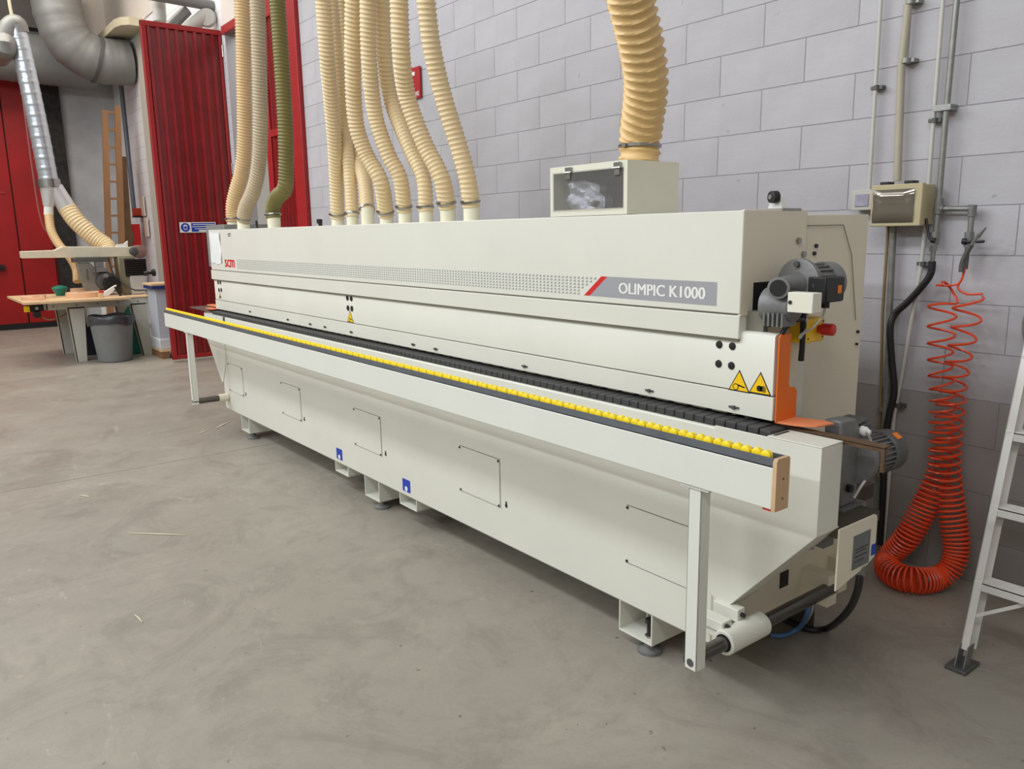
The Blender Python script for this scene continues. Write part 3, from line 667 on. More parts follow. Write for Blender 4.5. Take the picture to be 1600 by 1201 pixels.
# roller support beam
bx0, bx1, by0, by1 = -7.143, -1.178, 1.78, 1.835
beam = MB().box(bx0, bx1, by0, by1, .855, .972).build('roller_support_beam', white_beam, M, bevel=.0025)
MB().box(bx0, bx1, by0+.002, by0+.005, .972, .998).box(bx0, bx1, by1-.005, by1-.002, .972, .998).box(bx0, bx1, by0+.002, by1-.002, .972, .975).build('roller_channel', zinc, beam)
MB().prism([(bx1, by0-.002, .852), (bx1, by1+.004, .852), (bx1, by1+.004, .990), (bx1, by1, .998), (bx1, by0+.004, .998), (bx1, by0-.002, .990)], (.012, 0, 0)).build('wooden_end_cap', woodE, beam)
MB().cyl((bx1+.010, 1.81, .94), (bx1+.0135, 1.81, .94), .003, n=8).cyl((bx1+.010, 1.81, .885), (bx1+.0135, 1.81, .885), .003, n=8).build('cap_screws', castd, beam)
MB().box(bx1-.03, bx1-.002, by0+.004, by0+.03, .849, .855).build('red_tag', redp, beam)
PR = .0323; x = bx1-.035; k = 0; r0 = None
while x > bx0+.01:
    if r0 is None:
        c_ = (x, 1.8075, .9965)
        r0 = MB().lathe((x, 1.790, .9965), (0, 1, 0), [(0, .006), (.0005, .011), (.003, .0150), (.017, .0150), (.0195, .011), (.020, .006)], 14).build('roller', yellow, beam, origin=c_)
    else:
        inst(r0, beam, (-k*PR, .004 if k % 2 else 0, 0))
    x -= PR; k += 1
MB().cyl((bx0+.01, 1.805, .9965), (bx0+.02, 1.805, .9965), .01, n=10).build('roller_axle', steel, beam)
def leg(xc, left=False):
    l = MB(); h0, h1 = .262, .846; xa, xb = xc-.023, xc+.023
    l.box(xa, xb, 1.79, 1.794, h0, h1).box(xb-.004, xb, 1.79, 1.834, h0, h1).box(xa, xa+.004, 1.79, 1.834, h0, h1)
    l.box(xa-.028, xb+.03, 1.785, 1.83, h1, .855)
    o = l.build('support_leg', white_beam, M, bevel=.0015)
    MB().cyl((xc, 1.7885, RZ), (xc, 1.791, RZ), .013, n=14).build('rod_end', castd, o)
    for sx in (xa-.015, xb+.018): MB().cyl((sx, 1.800, .842), (sx, 1.800, .846), .006, n=8).build('bolt', castd, o)
leg(-1.443); leg(-6.57)

# stubs on the hood that take the hoses
stub_x = [(528, 348), (551, 347), (575, 346), (604, 345), (633, 344), (666, 343), (700, 342), (737, 341)]
SY = 2.40
stubs = [Y(SY, a, b_).x for a, b_ in stub_x]
SR = [.046, .042, .045, .044, .042, .043, .045, .046]
SH = [1.735, 1.735, 1.760, 1.735, 1.755, 1.745, 1.758, 1.755]
for x, r, h in zip(stubs, SR, SH):
    MB().lathe((x, SY, 1.652), (0, 0, 1), [(0, r+.012), (.004, r+.012), (.006, r-.004), (h-1.652, r-.004)], 24).build('extraction_spigot', mat('spigot', (232, 228, 204), .45, var=.08), M)
for px, y_, h in ((364.5, 2.40, 1.74), (380.5, 2.34, 1.74), (428.5, 2.40, 1.75)):
    q = Y(y_, px, 352); MB().lathe((q.x, y_, 1.652), (0, 0, 1), [(0, .066), (.004, .066), (.006, .05), (h-1.652, .05)], 20).build('extraction_spigot', MATS['spigot'], M)
BXH = Y(2.30, 999, 250).x
MB().lathe((BXH, 2.30, 1.846), (0, 0, 1), [(0, .070), (.05, .070)], 28).build('extraction_spigot', MATS['spigot'], M)
MB().cyl((-5.16, 2.33, 1.69), (-5.16, 2.36, 1.69), .016, n=12).box(-5.17, -5.15, 2.34, 2.36, 1.652, 1.69).build('hood_knob', black, M)
q = Y(2.33, 399, 345); MB().lathe((q.x, 2.33, 1.70), (.3, 1, 0), [(0, .02), (.015, .02)], 12).box(q.x-.01, q.x+.01, 2.335, 2.345, 1.65, 1.70).build('hood_knob', black, M)

# ------------------------------------------------------------------ extraction hoses
def hose(label, pts, r, m, pitch, clampz=.022, amp=None, n=20, group='ribbed extraction hoses above the machine'):
    amp = amp or r*.07
    p = resample(spline(pts, 16), pitch/5); N = len(p)
    def rad(i, a): return r-amp+2*amp*max(0, math.cos(2*PI*i/5.0+a))**1.5
    # trailing turn count keeps the helix seamless round the section
    root = thing('extraction_hose', p[0], label, 'hose', group)
    MB().tube(p, r, n, rad=rad).build('ribbed_tube', m, root, angle=80)
    c = Vector(p[0]); d = (p[3]-p[0]).normalized()
    if clampz is not False:
        cl = MB().lathe(c+d*clampz, d, [(0, r+.003), (.001, r+.0055), (.011, r+.0055), (.012, r+.003)], 24)
        q_ = c+d*(clampz+.006); cl.box(q_.x-.010, q_.x+.010, q_.y-r-.012, q_.y-r-.003, q_.z-.006, q_.z+.006)
        cl.build('hose_clamp', steel, root)
    return root
def H(base, pix, ys, r, m, pitch, label, **k):
    'pix: places of the axis in the photograph from the base up, ys: distance of each from the camera side'
    pts = [base]+[Y(y, a, b_) for (a, b_), y in zip(pix, ys)]
    a, b_ = pts[-2], pts[-1]; pts.append(b_+(b_-a)*.45)
    return hose(label, pts, r, m, pitch, **k)
c3 = lambda *q: [(300+a/3.3333, b_/3.3333) for a, b_ in q]
HO = [
 (c3((753, 950), (748, 800), (732, 600), (705, 300), (683, 0)), (2.38, 2.35, 2.30, 2.22, 2.18), .047, 'leftmost hose of the row of eight, plain cream, rising almost straight'),
 (c3((826, 950), (810, 800), (780, 600), (752, 300), (727, 0)), (2.42, 2.42, 2.40, 2.34, 2.31), .043, 'second hose from the left of the row of eight, mostly behind its neighbour'),
 (c3((900, 950), (858, 800), (815, 600), (790, 300), (777, 0)), (2.46, 2.50, 2.50, 2.46, 2.44), .044, 'third hose of the row of eight, hidden behind the bent fourth one near its foot'),
 (c3((985, 950), (905, 800), (852, 620), (838, 300), (840, 0)), (2.34, 2.29, 2.24, 2.19, 2.16), .047, 'fourth hose of the row of eight, sweeping right across the third at its foot'),
 (c3((1085, 930), (1020, 800), (955, 600), (922, 300), (915, 0)), (2.36, 2.31, 2.26, 2.20, 2.17), .044, 'fifth hose of the row of eight with a dark band near the top'),
 (c3((1205, 930), (1130, 760), (1040, 530), (1003, 300), (990, 0)), (2.40, 2.38, 2.36, 2.31, 2.28), .043, 'sixth hose of the row of eight, running behind the seventh'),
 (c3((1300, 930), (1210, 750), (1125, 520), (1092, 300), (1078, 0)), (2.36, 2.31, 2.25, 2.19, 2.16), .047, 'seventh hose of the row of eight with a dark ring above its foot'),
 (c3((1435, 930), (1382, 740), (1308, 500), (1250, 250), (1217, 0)), (2.38, 2.34, 2.28, 2.22, 2.18), .046, 'rightmost hose of the row of eight, standing apart in front of the fire sign'),
]
for i, (pix, ys, r, lab) in enumerate(HO):
    H(Vector((stubs[i], SY, SH[i]-.03)), pix, ys, r, hoseM, .0225 if i < 7 else .0245, lab)
k5 = lambda *q: [(330+a/6.67, 180+b_/6.67) for a, b_ in q]
qa = Y(2.40, 364.5, 352)
H(Vector((qa.x, 2.40, 1.72)), [(364, 325), (369, 300), (379, 262), (382, 210), (381, 120), (380, 60), (378, 0)], (2.41, 2.43, 2.47, 2.48, 2.48, 2.48, 2.48), .061, hoseT, .023, 'tan dusty hose, leftmost of the three at the left end of the machine', group='dusty hoses at the left end')
qa = Y(2.34, 380.5, 352)
H(Vector((qa.x, 2.34, 1.72)), [(384, 325), (396, 298), (404, 262), (407, 210), (406, 120), (404, 60), (402, 0)], (2.35, 2.38, 2.40, 2.40, 2.39, 2.38, 2.38), .057, hoseD, .023, 'greyish dusty hose between the tan and the olive one', group='dusty hoses at the left end')
qa = Y(2.40, 428.5, 352)
H(Vector((qa.x, 2.40, 1.73)), [(426, 325), (433, 308), (445, 295), (447, 265), (446, 200), (440, 100), (433, 0)], (2.40, 2.39, 2.38, 2.38, 2.38, 2.38, 2.38), .056, hoseO, .024, 'olive green ribbed hose with a kinked foot', group='dusty hoses at the left end')
c5 = lambda *q: [(780+a/4, b_/4) for a, b_ in q]
H(Vector((BXH, 2.30, 1.849)), c5((881, 880), (890, 780), (912, 600), (912, 450), (880, 250), (835, 60), (815, -40)), (2.30, 2.28, 2.24, 2.20, 2.14, 2.08, 2.05), .077, hoseB, .034, 'large cream ribbed hose on top of the clear fronted dust box', group='large hose', n=28, clampz=.055)

# ------------------------------------------------------------------ wall things on the right
WF = 3.69
def pipe(name, label, cat, pts, r, m, clips=(), clipm=None, group=None, n=12):
    root = thing(name, Vector(pts[-1]), label, cat, group)
    MB().tube([Vector(p) for p in pts], r, n).build('pipe_run', m, root)
    for (px, py, rr) in clips:
        q = Y(pts[0][1], px, py)
        MB().box(q.x-r-.018, q.x+r+.018, q.y-.002, WF+.008, q.z-.008, q.z+.008).cyl((q.x, q.y, q.z-.010), (q.x, q.y, q.z+.010), r+.004, n=14).build('pipe_clip', clipm or m, root)
    return root
def wp(*q, y=3.665): return [Y(y, a, b_) for a, b_ in q]
t1 = wp((1380, -60), (1376.4, 0), (1358, 300))
pipe('conduit_pipe', 'thin grey conduit running down to the small grey box', 'pipe', t1, .009, pvc, [(1369.5, 137, 0)], castd, y if False else None)
t2 = wp((1424, -60), (1420, 0), (1408, 110), (1402, 283), y=3.655)
pipe('conduit_pipe', 'thick beige conduit entering the beige junction box from above', 'pipe', t2, .017, pvct, [(1416, 95, 0), (1423, 3, 0)], galv)
t3 = wp((1396, 352), (1390, 480), (1385, 620), (1374, 800), (1371, 880), y=3.66)
pipe('conduit_pipe', 'grey conduit running down from the beige junction box', 'pipe', t3, .0145, galv, [(1381, 640, 0), (1375, 740, 0)], galv)
t3b = wp((1388, 352), (1379, 490), (1376, 640), (1371, 700), y=3.67)
pipe('conduit_pipe', 'thin tarnished pipe beside the grey conduit under the junction box', 'pipe', t3b, .007, mat('tarnished', (140, 122, 84), .5, .3), [])
t4 = wp((1478, -60), (1473.5, 0), (1447, 338), (1440, 411), (1417, 542), (1397, 650), (1388, 760), (1379, 862), y=3.668)
pipe('conduit_pipe', 'long thin pale conduit running from the top down to the floor', 'pipe', t4, .009, pvc, [(1460.5, 188, 0), (1442, 412, 0), (1403, 633, 0)], castd)
# galvanised air line with two drops
ar = thing('compressed_air_line', Y(3.65, 1467, 330), 'galvanised air pipe with a bridge and two valve drops', 'pipe')
MB().tube(wp((1500, -60), (1495, 0), (1478, 180), (1466, 322), (1462, 365), y=3.65), .0125, 14).build('main_pipe', galv, ar)
MB().tube(wp((1466, 326), (1519, 326), y=3.65), .0115, 14).tube(wp((1519, 326), (1515, 375), y=3.65), .0115, 14).build('branch_pipe', galv, ar)
MB().cyl(*wp((1467.5, 310), (1466, 334), y=3.65), .0185).cyl(*wp((1466, 326), (1475, 326), y=3.65), .0175).build('tee_fitting', cast, ar)
a, b_ = wp((1514, 326), (1518, 338), y=3.65); MB().cyl(a, Y(3.65, 1522, 326), .017).cyl(Y(3.65, 1520, 320), b_, .017).build('elbow_fitting', cast, ar)
q = Y(3.65, 1479, 168); MB().box(q.x-.05, q.x+.025, 3.63, 3.695, q.z-.012, q.z+.012).build('pipe_clip', steel, ar)
for nm, (p0, p1) in {'valve': ((1461, 362), (1459, 382))}.items():
    v_ = MB().cyl(*wp(p0, p1, y=3.65), .02, n=10).build(nm, galv, ar)
    MB().tube(wp((1460, 376), (1452, 372), (1449, 355), (1447, 341), y=3.62), .006, 8).cyl(*wp((1456, 375), (1461, 376), y=3.63), .012).build('lever', black, v_)
    MB().cyl(*wp((1459, 382), (1457, 412), y=3.65), .010, n=8).cyl(*wp((1458, 385), (1458, 392), y=3.65), .016, n=6).build('hose_tail', steel, v_)
v_ = MB().cyl(*wp((1515, 362), (1513, 386), y=3.65), .019, n=10).build('valve', cast, ar)
MB().tube(wp((1505, 377), (1516, 378), (1538, 377), y=3.625), .006, 8).cyl(*wp((1504, 377), (1510, 377), y=3.63), .013).build('lever', black, v_)
MB().cyl(*wp((1512, 386), (1508, 420), y=3.645), .011, n=8).build('quick_coupling', castd, v_)
# black air hose down behind the machine
bh = MB().tube(spline([Y(3.64, *q) for q in ((1457, 408), (1454, 428), (1440, 448), (1418, 472), (1399, 490))]+[Y(3.625, *q) for q in ((1391, 512), (1393, 560), (1397, 610), (1389, 650), (1380, 700), (1380, 760), (1375, 850))], 10), .0155, 12).build('air_hose', black)
tag(bh, 'thick black air hose dropping from the left valve along the conduit', 'hose')
# junction boxes
jb = thing('junction_box', Y(3.65, 1398, 322), 'large beige junction box with a smoked clear cover', 'electrical box')
a = Y(3.55, 1361, 293); b_ = Y(3.55, 1430, 350)
MB().box(a.x, a.x+.22, 3.60, 3.692, 1.60, 1.775).build('box_body', boxbeige, jb, bevel=.004)
MB().box(a.x-.004, a.x+.224, 3.565, 3.60, 1.596, 1.779).build('box_front', boxbeige, jb, bevel=.004)
cv = MB(); vs = []; fs = []; n = 8
for i in range(n+1):
    for j in range(n+1): u, v = i/n, j/n; vs.append((a.x+.008+u*.185, 3.562-.014*math.sin(PI*v)**.5*(1 if 0 < i < n else .2)-.003*math.sin(v*9), 1.612+v*.145))
for i in range(n):
    for j in range(n): q = i*(n+1)+j; fs.append((q, q+1, q+n+2, q+n+1))
cv.add(vs, fs).build('clear_cover', mat('smoked cover', (120, 112, 100), .1, .35, spec=1), jb, angle=70)
for lx in (.02, .13): MB().box(a.x+lx, a.x+lx+.04, 3.59, 3.64, 1.779, 1.793).build('top_latch', black, jb)
sbx = thing('switch_box', Y(3.66, 1345, 315), 'small grey box left of the beige junction box', 'electrical box')
q = Y(3.63, 1331, 300)
MB().box(q.x, q.x+.10, 3.63, 3.692, 1.672, 1.765).build('box_body', pvc, sbx, bevel=.003)
MB().box(q.x+.02, q.x+.085, 3.625, 3.63, 1.69, 1.745).build('display_window', mat('display', (176, 170, 190), .2, var=.3, scale=40), sbx, bevel=.001)
# unidentified rounded metal cover at the right edge
q = Y(3.55, 1606, 527)
rcv = MB().lathe(q+Vector((0, .12, .10)), (0, 0, -1), [(-.012, .02), (-.01, .055), (0, .058), (.05, .066), (.10, .062), (.16, .042), (.20, .012)], 24).build('rounded_cover', mat('enamel', (150, 150, 142), .3, .5))
tag(rcv, 'rounded grey metal cover at the right edge above the ladder', 'cover')

# coiled orange air hose
def coil(axis, rc, rt, pitchf, m, name, root, seg=14, ph=0):
    ax = resample(spline(axis, 24), .004); out = []; L = sum((b_-a_).length for a_, b_ in zip(ax, ax[1:])); N = len(ax)
    t0 = (ax[1]-ax[0]).normalized(); u = t0.orthogonal().normalized(); phase = ph; frames = []
    for i, p in enumerate(ax):
        t = (ax[min(i+1, N-1)]-ax[max(i-1, 0)]).normalized(); u = (u-t*u.dot(t)).normalized(); frames.append((p, u.copy(), t.cross(u)))
    i = 0.
    while i < N-1:
        k = int(i); f_ = i-k; p, u, w_ = frames[k]; p2 = frames[min(k+1, N-1)][0]; s = i/(N-1); r = rc(s)
        out.append(p.lerp(p2, f_)+(u*math.cos(phase)+w_*math.sin(phase))*r)
        dph = 2*PI/seg; phase += dph; i += (pitchf(s)/seg)/.004
    return MB().tube(out, rt, 5).build(name, m, root)
ch = thing('coiled_air_hose', Vector((-1.5, 3.45, 0)), 'bright orange spiral air hose hanging from the valve and heaped on the floor', 'hose')
yW = 3.575
axA = [Y(yW, *q) for q in ((1490, 450), (1474, 470), (1471, 520), (1469, 570), (1474, 620), (1473, 680), (1467, 735))]+[Y(3.55, 1445, 790), Y(3.50, 1418, 838)]+[Z(.075, 1388, 872), Z(.064, 1392, 893), Z(.064, 1425, 906), Z(.064, 1465, 903), Y(3.53, 1488, 884)]+[Y(3.56, 1494, 850), Y(3.58, 1486, 790), Y(yW, 1482, 730), Y(yW, 1482, 680), Y(yW, 1487, 620), Y(yW, 1500, 550), Y(yW, 1510, 500), Y(yW, 1514, 462)]
def rcf(s):
    return .052+.004*math.sin(s*40)
def pf(s):
    e = abs(s-.50)/.5
    return .0165 if e < .24 else .0175+.078*((e-.24)/.76)**1.3
coil(axA, rcf, .0056, pf, coilM, 'spiral_tube', ch)
MB().tube(spline([Y(3.6, 1508, 418), Y(3.6, 1503, 435), Y(3.6, 1497, 443), Y(3.6, 1480, 446), Y(3.58, 1462, 445)], 8), .005, 8).tube(spline([Y(3.6, 1500, 440), Y(3.6, 1497, 450), Y(3.6, 1510, 459), Y(3.6, 1535, 459)], 8), .005, 8).build('straight_tail', coilM, ch)
# blow gun hanging at the valve
bg_ = thing('blow_gun', Y(3.58, 1512, 395), 'grey air blow gun hung upside down on the right valve', 'air gun')
MB().tube(spline([Y(3.585, *q) for q in ((1502, 425), (1504, 410), (1512, 392), (1518, 382))], 8), .011, 10).build('grip', castd, bg_)
MB().tube([Y(3.585, *q) for q in ((1516, 386), (1524, 374))], .007, 10).tube([Y(3.57, *q) for q in ((1524, 374), (1529, 366))], .007, 10).build('trigger_body', steel, bg_)
a, b_ = Y(3.58, 1528, 369), Y(3.57, 1541, 355); MB().cyl(a, b_, .010, .003, 12).build('nozzle', cast, bg_)

# ------------------------------------------------------------------ step ladder
sl = thing('step_ladder', (-.85, 3.0, 0), 'aluminium step ladder leaning by the wall with three broad treads in view', 'ladder')
sly = lambda z: 2.905+.265*z
def rail(xa, side):
    d = Vector((0, .265, 1)).normalized(); nrm = Vector((0, 1, -.265)).normalized()
    p0 = Vector((xa, sly(.07), .07)); Lr = 1.75
    m = MB()
    def sl_(x0, x1, n0, n1):
        q = [p0+Vector((x0, 0, 0))+nrm*n0, p0+Vector((x1, 0, 0))+nrm*n0, p0+Vector((x1, 0, 0))+nrm*n1, p0+Vector((x0, 0, 0))+nrm*n1]
        m.prism(q, d*Lr)
    s = side
    sl_(0, s*.028, 0, .003); sl_(0, s*.003, 0, .075); sl_(0, s*.028, .072, .075)
    return m.build('side_rail', alu, sl)
rail(-1.118, 1); rail(-.62, -1)
for z in (.315, .585, .855, 1.125, 1.395):
    y0 = sly(z)
    t = MB().box(-1.112, -.625, y0, y0+.085, z-.003, z).box(-1.112, -.625, y0, y0+.003, z-.03, z).box(-1.112, -.625, y0+.082, y0+.085, z-.025, z)
    for g in range(8): t.box(-1.112, -.625, y0+.008+g*.0095, y0+.012+g*.0095, z, z+.0015)
    o = t.build('tread', alu, sl)
    MB().box(-1.116, -1.098, y0-.002, y0+.002, z-.034, z+.004).build('rivet_tab', whitep, o)
MB().prism([(-1.105, sly(.19)+.004, .18), (-1.105, sly(.19)+.004, .195), (-.95, sly(.285)+.03, .288), (-.95, sly(.285)+.03, .272)], (0, .003, 0)).build('brace', alu, sl)
for xx in (-1.118, -.65):
    f_ = MB().box(xx-.025, xx+.05, 2.865, 2.985, 0, .014).build('rubber_foot', castd, sl, bevel=.003)
    MB().prism([(xx, 2.885, .014), (xx+.004, 2.885, .014), (xx+.004, 2.91, .09), (xx, 2.91, .09)], (0, .05, 0)).prism([(xx+.03, 2.885, .014), (xx+.034, 2.885, .014), (xx+.034, 2.91, .09), (xx+.03, 2.91, .09)], (0, .05, 0)).build('foot_bracket', cast, f_)
# ------------------------------------------------------------------ signs
sg = thing('safety_sign', Vector((-10.72, 3.15, 1.7)), 'blue and white mandatory ear protection sign on the red door leaf', 'sign')
a = X(-10.735, 280, 347); b_ = X(-10.735, 331, 364)
z0, z1 = 1.655, 1.785; sx = -10.728
MB().box(sx-.002, sx+.002, 2.965, 3.42, z0, z1).build('sign_board', whitep, sg)
ds = MB().lathe((sx+.002, 3.035, 1.72), (1, 0, 0), [(0, .056), (.001, .056)], 24).build('blue_disc', blue, sg)
MB().lathe((sx+.003, 3.035, 1.722), (1, 0, 0), [(0, .033), (.001, .033)], 16).build('head_symbol', whitep, ds)
MB().box(sx+.0045, sx+.0055, 2.995, 3.012, 1.70, 1.742).box(sx+.0045, sx+.0055, 3.058, 3.075, 1.70, 1.742).box(sx+.0045, sx+.0055, 3.02, 3.05, 1.70, 1.735).build('earmuff_symbol', blue, ds)
tb = MB().box(sx+.002, sx+.003, 3.11, 3.41, 1.665, 1.775).build('text_panel', blue, sg)
m_ = MB()
for i, (a, b_) in enumerate(((3.13, 3.40), (3.12, 3.39), (3.15, 3.37))): m_.box(sx+.003, sx+.004, a, b_, 1.752-i*.026, 1.760-i*.026)
m_.box(sx+.003, sx+.004, 3.20, 3.41, 1.667, 1.688).build('text_lines', whitep, tb)
fs_ = thing('fire_sign', Y(3.67, 645, 128), 'red fire equipment sign on the wall behind the hoses', 'sign')
MB().box(-6.25, -5.955, 3.675, 3.69, 2.715, 2.965).build('sign_board', mat('sign red', (170, 24, 28), .4), fs_, bevel=.001)
text('lettering', 'ESTINTORE', whitep, fs_, (-6.235, 3.6735, 2.735), (1, 0, 0), (0, 0, 1), .034, .265, bold=.01)
MB().box(-6.16, -6.08, 3.673, 3.675, 2.81, 2.92).cyl((-6.12, 3.673, 2.92), (-6.12, 3.675, 2.94), .018).box(-6.08, -6.03, 3.673, 3.675, 2.90, 2.93).build('extinguisher_symbol', whitep, fs_)

# ------------------------------------------------------------------ radial arm saw on its table
sw = thing('radial_arm_saw', (-12.3, 2.2, 0), 'cream radial arm saw on a pale green steel bench by the red far door', 'saw')
tz = .80
def taper(x, y, wy0, wy1, wx, z1, flip=1):
    m = MB()
    m.prism([(x, y-wy1/2, z1), (x, y+wy1/2, z1), (x, y+wy0/2+.02*flip, 0), (x, y-wy0/2+.02*flip, 0)], (-.012, 0, 0))
    m.prism([(x, y-wy1/2, z1), (x-wx, y-wy1/2, z1), (x-wx*.8, y-wy0/2+.02*flip, 0), (x, y-wy0/2+.02*flip, 0)], (0, .012, 0))
    return m
fx = -11.72
for xx, yy_, fl2 in ((fx, 1.84, 0), (fx, 2.60, 3), (-12.72, 1.84, 0), (-12.72, 2.60, 3)):
    taper(xx, yy_, .12, .20, .12, .72, fl2).build('leg', tablem, sw)
MB().box(fx-.02, fx, 1.50, 2.78, .70, .80).box(-12.75, fx, 1.50, 1.52, .70, .80).box(-12.75, fx, 2.76, 2.78, .70, .80).box(-12.75, -12.73, 1.5, 2.78, .70, .80).build('bench_frame', tablem, sw, bevel=.004)
m_ = MB()
for y in (1.58, 1.85, 2.1, 2.35, 2.6): m_.cyl((fx, y, .75), (fx+.008, y, .75), .009, n=6)
m_.build('frame_bolts', castd, sw)
bt = [Z(.87, 7, 457), Z(.87, 33, 467), Z(.87, 205, 459), Z(.87, 150, 447)]
MB().prism([(-13.1, 1.22, .80), (-11.52, 1.24, .80), (-11.45, 2.44, .80), (-13.0, 2.50, .80)], (0, 0, .03)).build('bench_top', woodL, sw, bevel=.002)
MB().box(-12.3, -11.70, 2.51, 2.80, .80, .815).build('dusty_shelf', woodL, sw)
MB().box(-12.45, -12.15, 2.50, 2.72, .83, 1.34).build('column', mat('olive grey', (140, 134, 108), .6, var=.2), sw, bevel=.01)
MB().box(-12.3, -12.1, 2.62, 2.80, .82, 1.08).build('column_base', mat('light grey', (196, 192, 186), .5), sw, bevel=.006)
arm = MB().prism([(-12.22, 1.36, 1.45), (-12.22, 1.75, 1.455), (-12.22, 1.85, 1.50), (-12.22, 2.74, 1.475), (-12.22, 2.76, 1.34), (-12.22, 1.36, 1.36)], (-.18, 0, 0)).build('arm', mat('arm cream', (222, 214, 190), .45, var=.12, scale=8), sw, bevel=.006)
MB().lathe((-12.21, 2.80, 1.405), (1, 0, 0), [(-.2, .05), (-.2, .09), (0, .095), (.01, .08)], 24).build('arm_end_wheel', mat('rusty pink', (150, 116, 106), .6, var=.3, scale=18), arm)
MB().lathe((-12.195, 2.72, 1.415), (1, 0, 0), [(-.02, .06), (0, .06), (.01, .045)], 20).build('wheel_cover', castd, arm)
MB().prism([(-12.25, 2.50, 1.475), (-12.25, 2.66, 1.475), (-12.25, 2.67, 1.56), (-12.25, 2.62, 1.52), (-12.25, 2.54, 1.515)], (-.06, 0, 0)).build('lock_lever', whitep, arm)
hd_ = MB().box(-12.36, -12.12, 1.95, 2.36, 1.285, 1.345).build('carriage', castd, sw, bevel=.004)
MB().prism([(-12.14, 1.98, 1.27), (-12.14, 2.14, 1.28), (-12.14, 2.28, 1.10), (-12.14, 2.26, .92), (-12.14, 2.14, .86), (-12.14, 2.06, .90), (-12.14, 2.0, 1.05)], (-.09, 0, 0)).build('blade_guard', mat('guard alu', (150, 148, 138), .4, .4, var=.25, scale=18), hd_, bevel=.008)
MB().tube([(-12.08, 2.08, 1.05), (-12.06, 2.08, 1.20), (-12.06, 2.18, 1.22), (-12.08, 2.18, 1.06)], .012, 8).build('guide_handle', castd, hd_)
MB().lathe((-12.34, 2.26, 1.02), (1, .25, 0), [(0, .13), (.24, .13), (.26, .09)], 20).build('saw_motor', castd, hd_)
MB().lathe((-12.08, 2.36, .985), (1, .2, 0), [(0, .11), (.06, .105), (.07, .05)], 20).build('motor_end', black, hd_)
MB().cyl((-12.16, 2.28, 1.06), (-12.02, 2.30, 1.10), .03).box(-12.2, -12.06, 2.16, 2.34, 1.15, 1.20).box(-12.2, -12.1, 2.2, 2.3, 1.2, 1.285).build('yoke', cast, hd_)
m_ = MB()
for k in range(7): m_.box(-12.12, -12.08, 2.58, 2.84, 1.10+k*.03, 1.118+k*.03)
m_.box(-12.14, -12.12, 2.57, 2.85, 1.07, 1.31).build('bellows', black, sw)
MB().tube(spline([(-12.18, 2.38, 1.34), (-12.1, 2.42, 1.1), (-11.95, 2.6, .90), (-11.80, 2.80, .84), (-11.76, 2.82, .4), (-11.80, 2.82, .02)], 8), .011, 8).build('power_cable', black, sw)
MB().box(-12.05, -11.95, 1.30, 1.50, .68, .76).box(-12.05, -11.93, 1.38, 1.46, .60, .68).build('switch_body', black, sw, bevel=.004)
MB().box(-11.98, -11.925, 1.28, 1.34, .68, .755).build('yellow_switch', ywarn, sw)
MB().lathe((-11.94, 1.42, .72), (1, 0, 0), [(0, .02), (.02, .02)], 12).build('dial', pvc, sw)
MB().tube(spline([(-11.98, 1.45, .62), (-11.95, 1.55, .56), (-11.95, 1.7, .6), (-12.0, 1.85, .68)], 6), .009, 6).build('switch_cable', mat('tan cable', (150, 120, 90), .6), sw)
# vertical saw column things at right of the arm base
cr = thing('bench_vice', (-11.8, 2.76, .84), 'small dark clamp on a rod at the right of the bench', 'clamp')
MB().cyl((-11.85, 2.76, .82), (-11.85, 2.79, 1.10), .015).build('rod', cast, cr)
MB().lathe((-11.85, 2.74, 1.12), (0, 1, 0), [(0, .02), (.05, .035), (.06, .02), (.10, .02), (.11, .045), (.15, .05)], 14).build('clamp_head', black, cr)
# parts lying on the bench
def ring(name, label, c, r0, r1, h, m, a0=0, a1=2*PI, n=24):
    mb = MB(); vs = []; fs = []; full = abs(a1-a0-2*PI) < 1e-3; K = n if full else n+1
    for i in range(K):
        a = a0+(a1-a0)*i/n
        for r, z in ((r0, 0), (r1, 0), (r1, h), (r0, h)): vs.append((c[0]+r*math.cos(a), c[1]+r*math.sin(a), c[2]+z))
    for i in range(n if full else n):
        j = (i+1) % K
        if not full and i+1 >= K: break
        for q in range(4): fs.append((i*4+q, j*4+q, j*4+(q+1) % 4, i*4+(q+1) % 4))
    if not full: fs += [(0, 1, 2, 3), ((K-1)*4, (K-1)*4+3, (K-1)*4+2, (K-1)*4+1)]
    o = mb.add(vs, fs).build(name, m); return tag(o, label, 'wood piece', 'curved wood pieces on the bench')
curv = mat('pinkish wood', (226, 182, 146), .6, var=.08, scale=8)
ring('curved_wood_piece', 'flat curved wood piece lying at the left of the bench top', (-11.95, 1.50, .8305), .12, .24, .045, curv, PI*.9, PI*2.0)
ring('curved_wood_piece', 'thick curved wood ring in the middle of the bench top', (-12.0, 2.02, .8305), .10, .24, .065, curv)
ring('curved_wood_piece', 'curved wood offcut standing nearest the blade guard', (-12.55, 2.03, .8305), .12, .24, .10, curv, -.6, 1.8)
tag(MB().box(-11.74, -11.66, 2.12, 2.17, .8305, .885).build('wood_block', woodL, bevel=.003), 'tiny pale wood block on the bench beside the white tool', 'wood piece')
dg = thing('jig_tool', (-11.8, 2.27, .83), 'small white and black hand tool with a red end on the bench top', 'hand tool')
MB().prism([(-11.78, 2.18, .8305), (-11.78, 2.22, .90), (-11.78, 2.34, .97), (-11.78, 2.37, .98), (-11.78, 2.36, .93), (-11.78, 2.28, .86), (-11.78, 2.24, .8305)], (-.05, 0, 0)).build('tool_body', whitep, dg, bevel=.004)
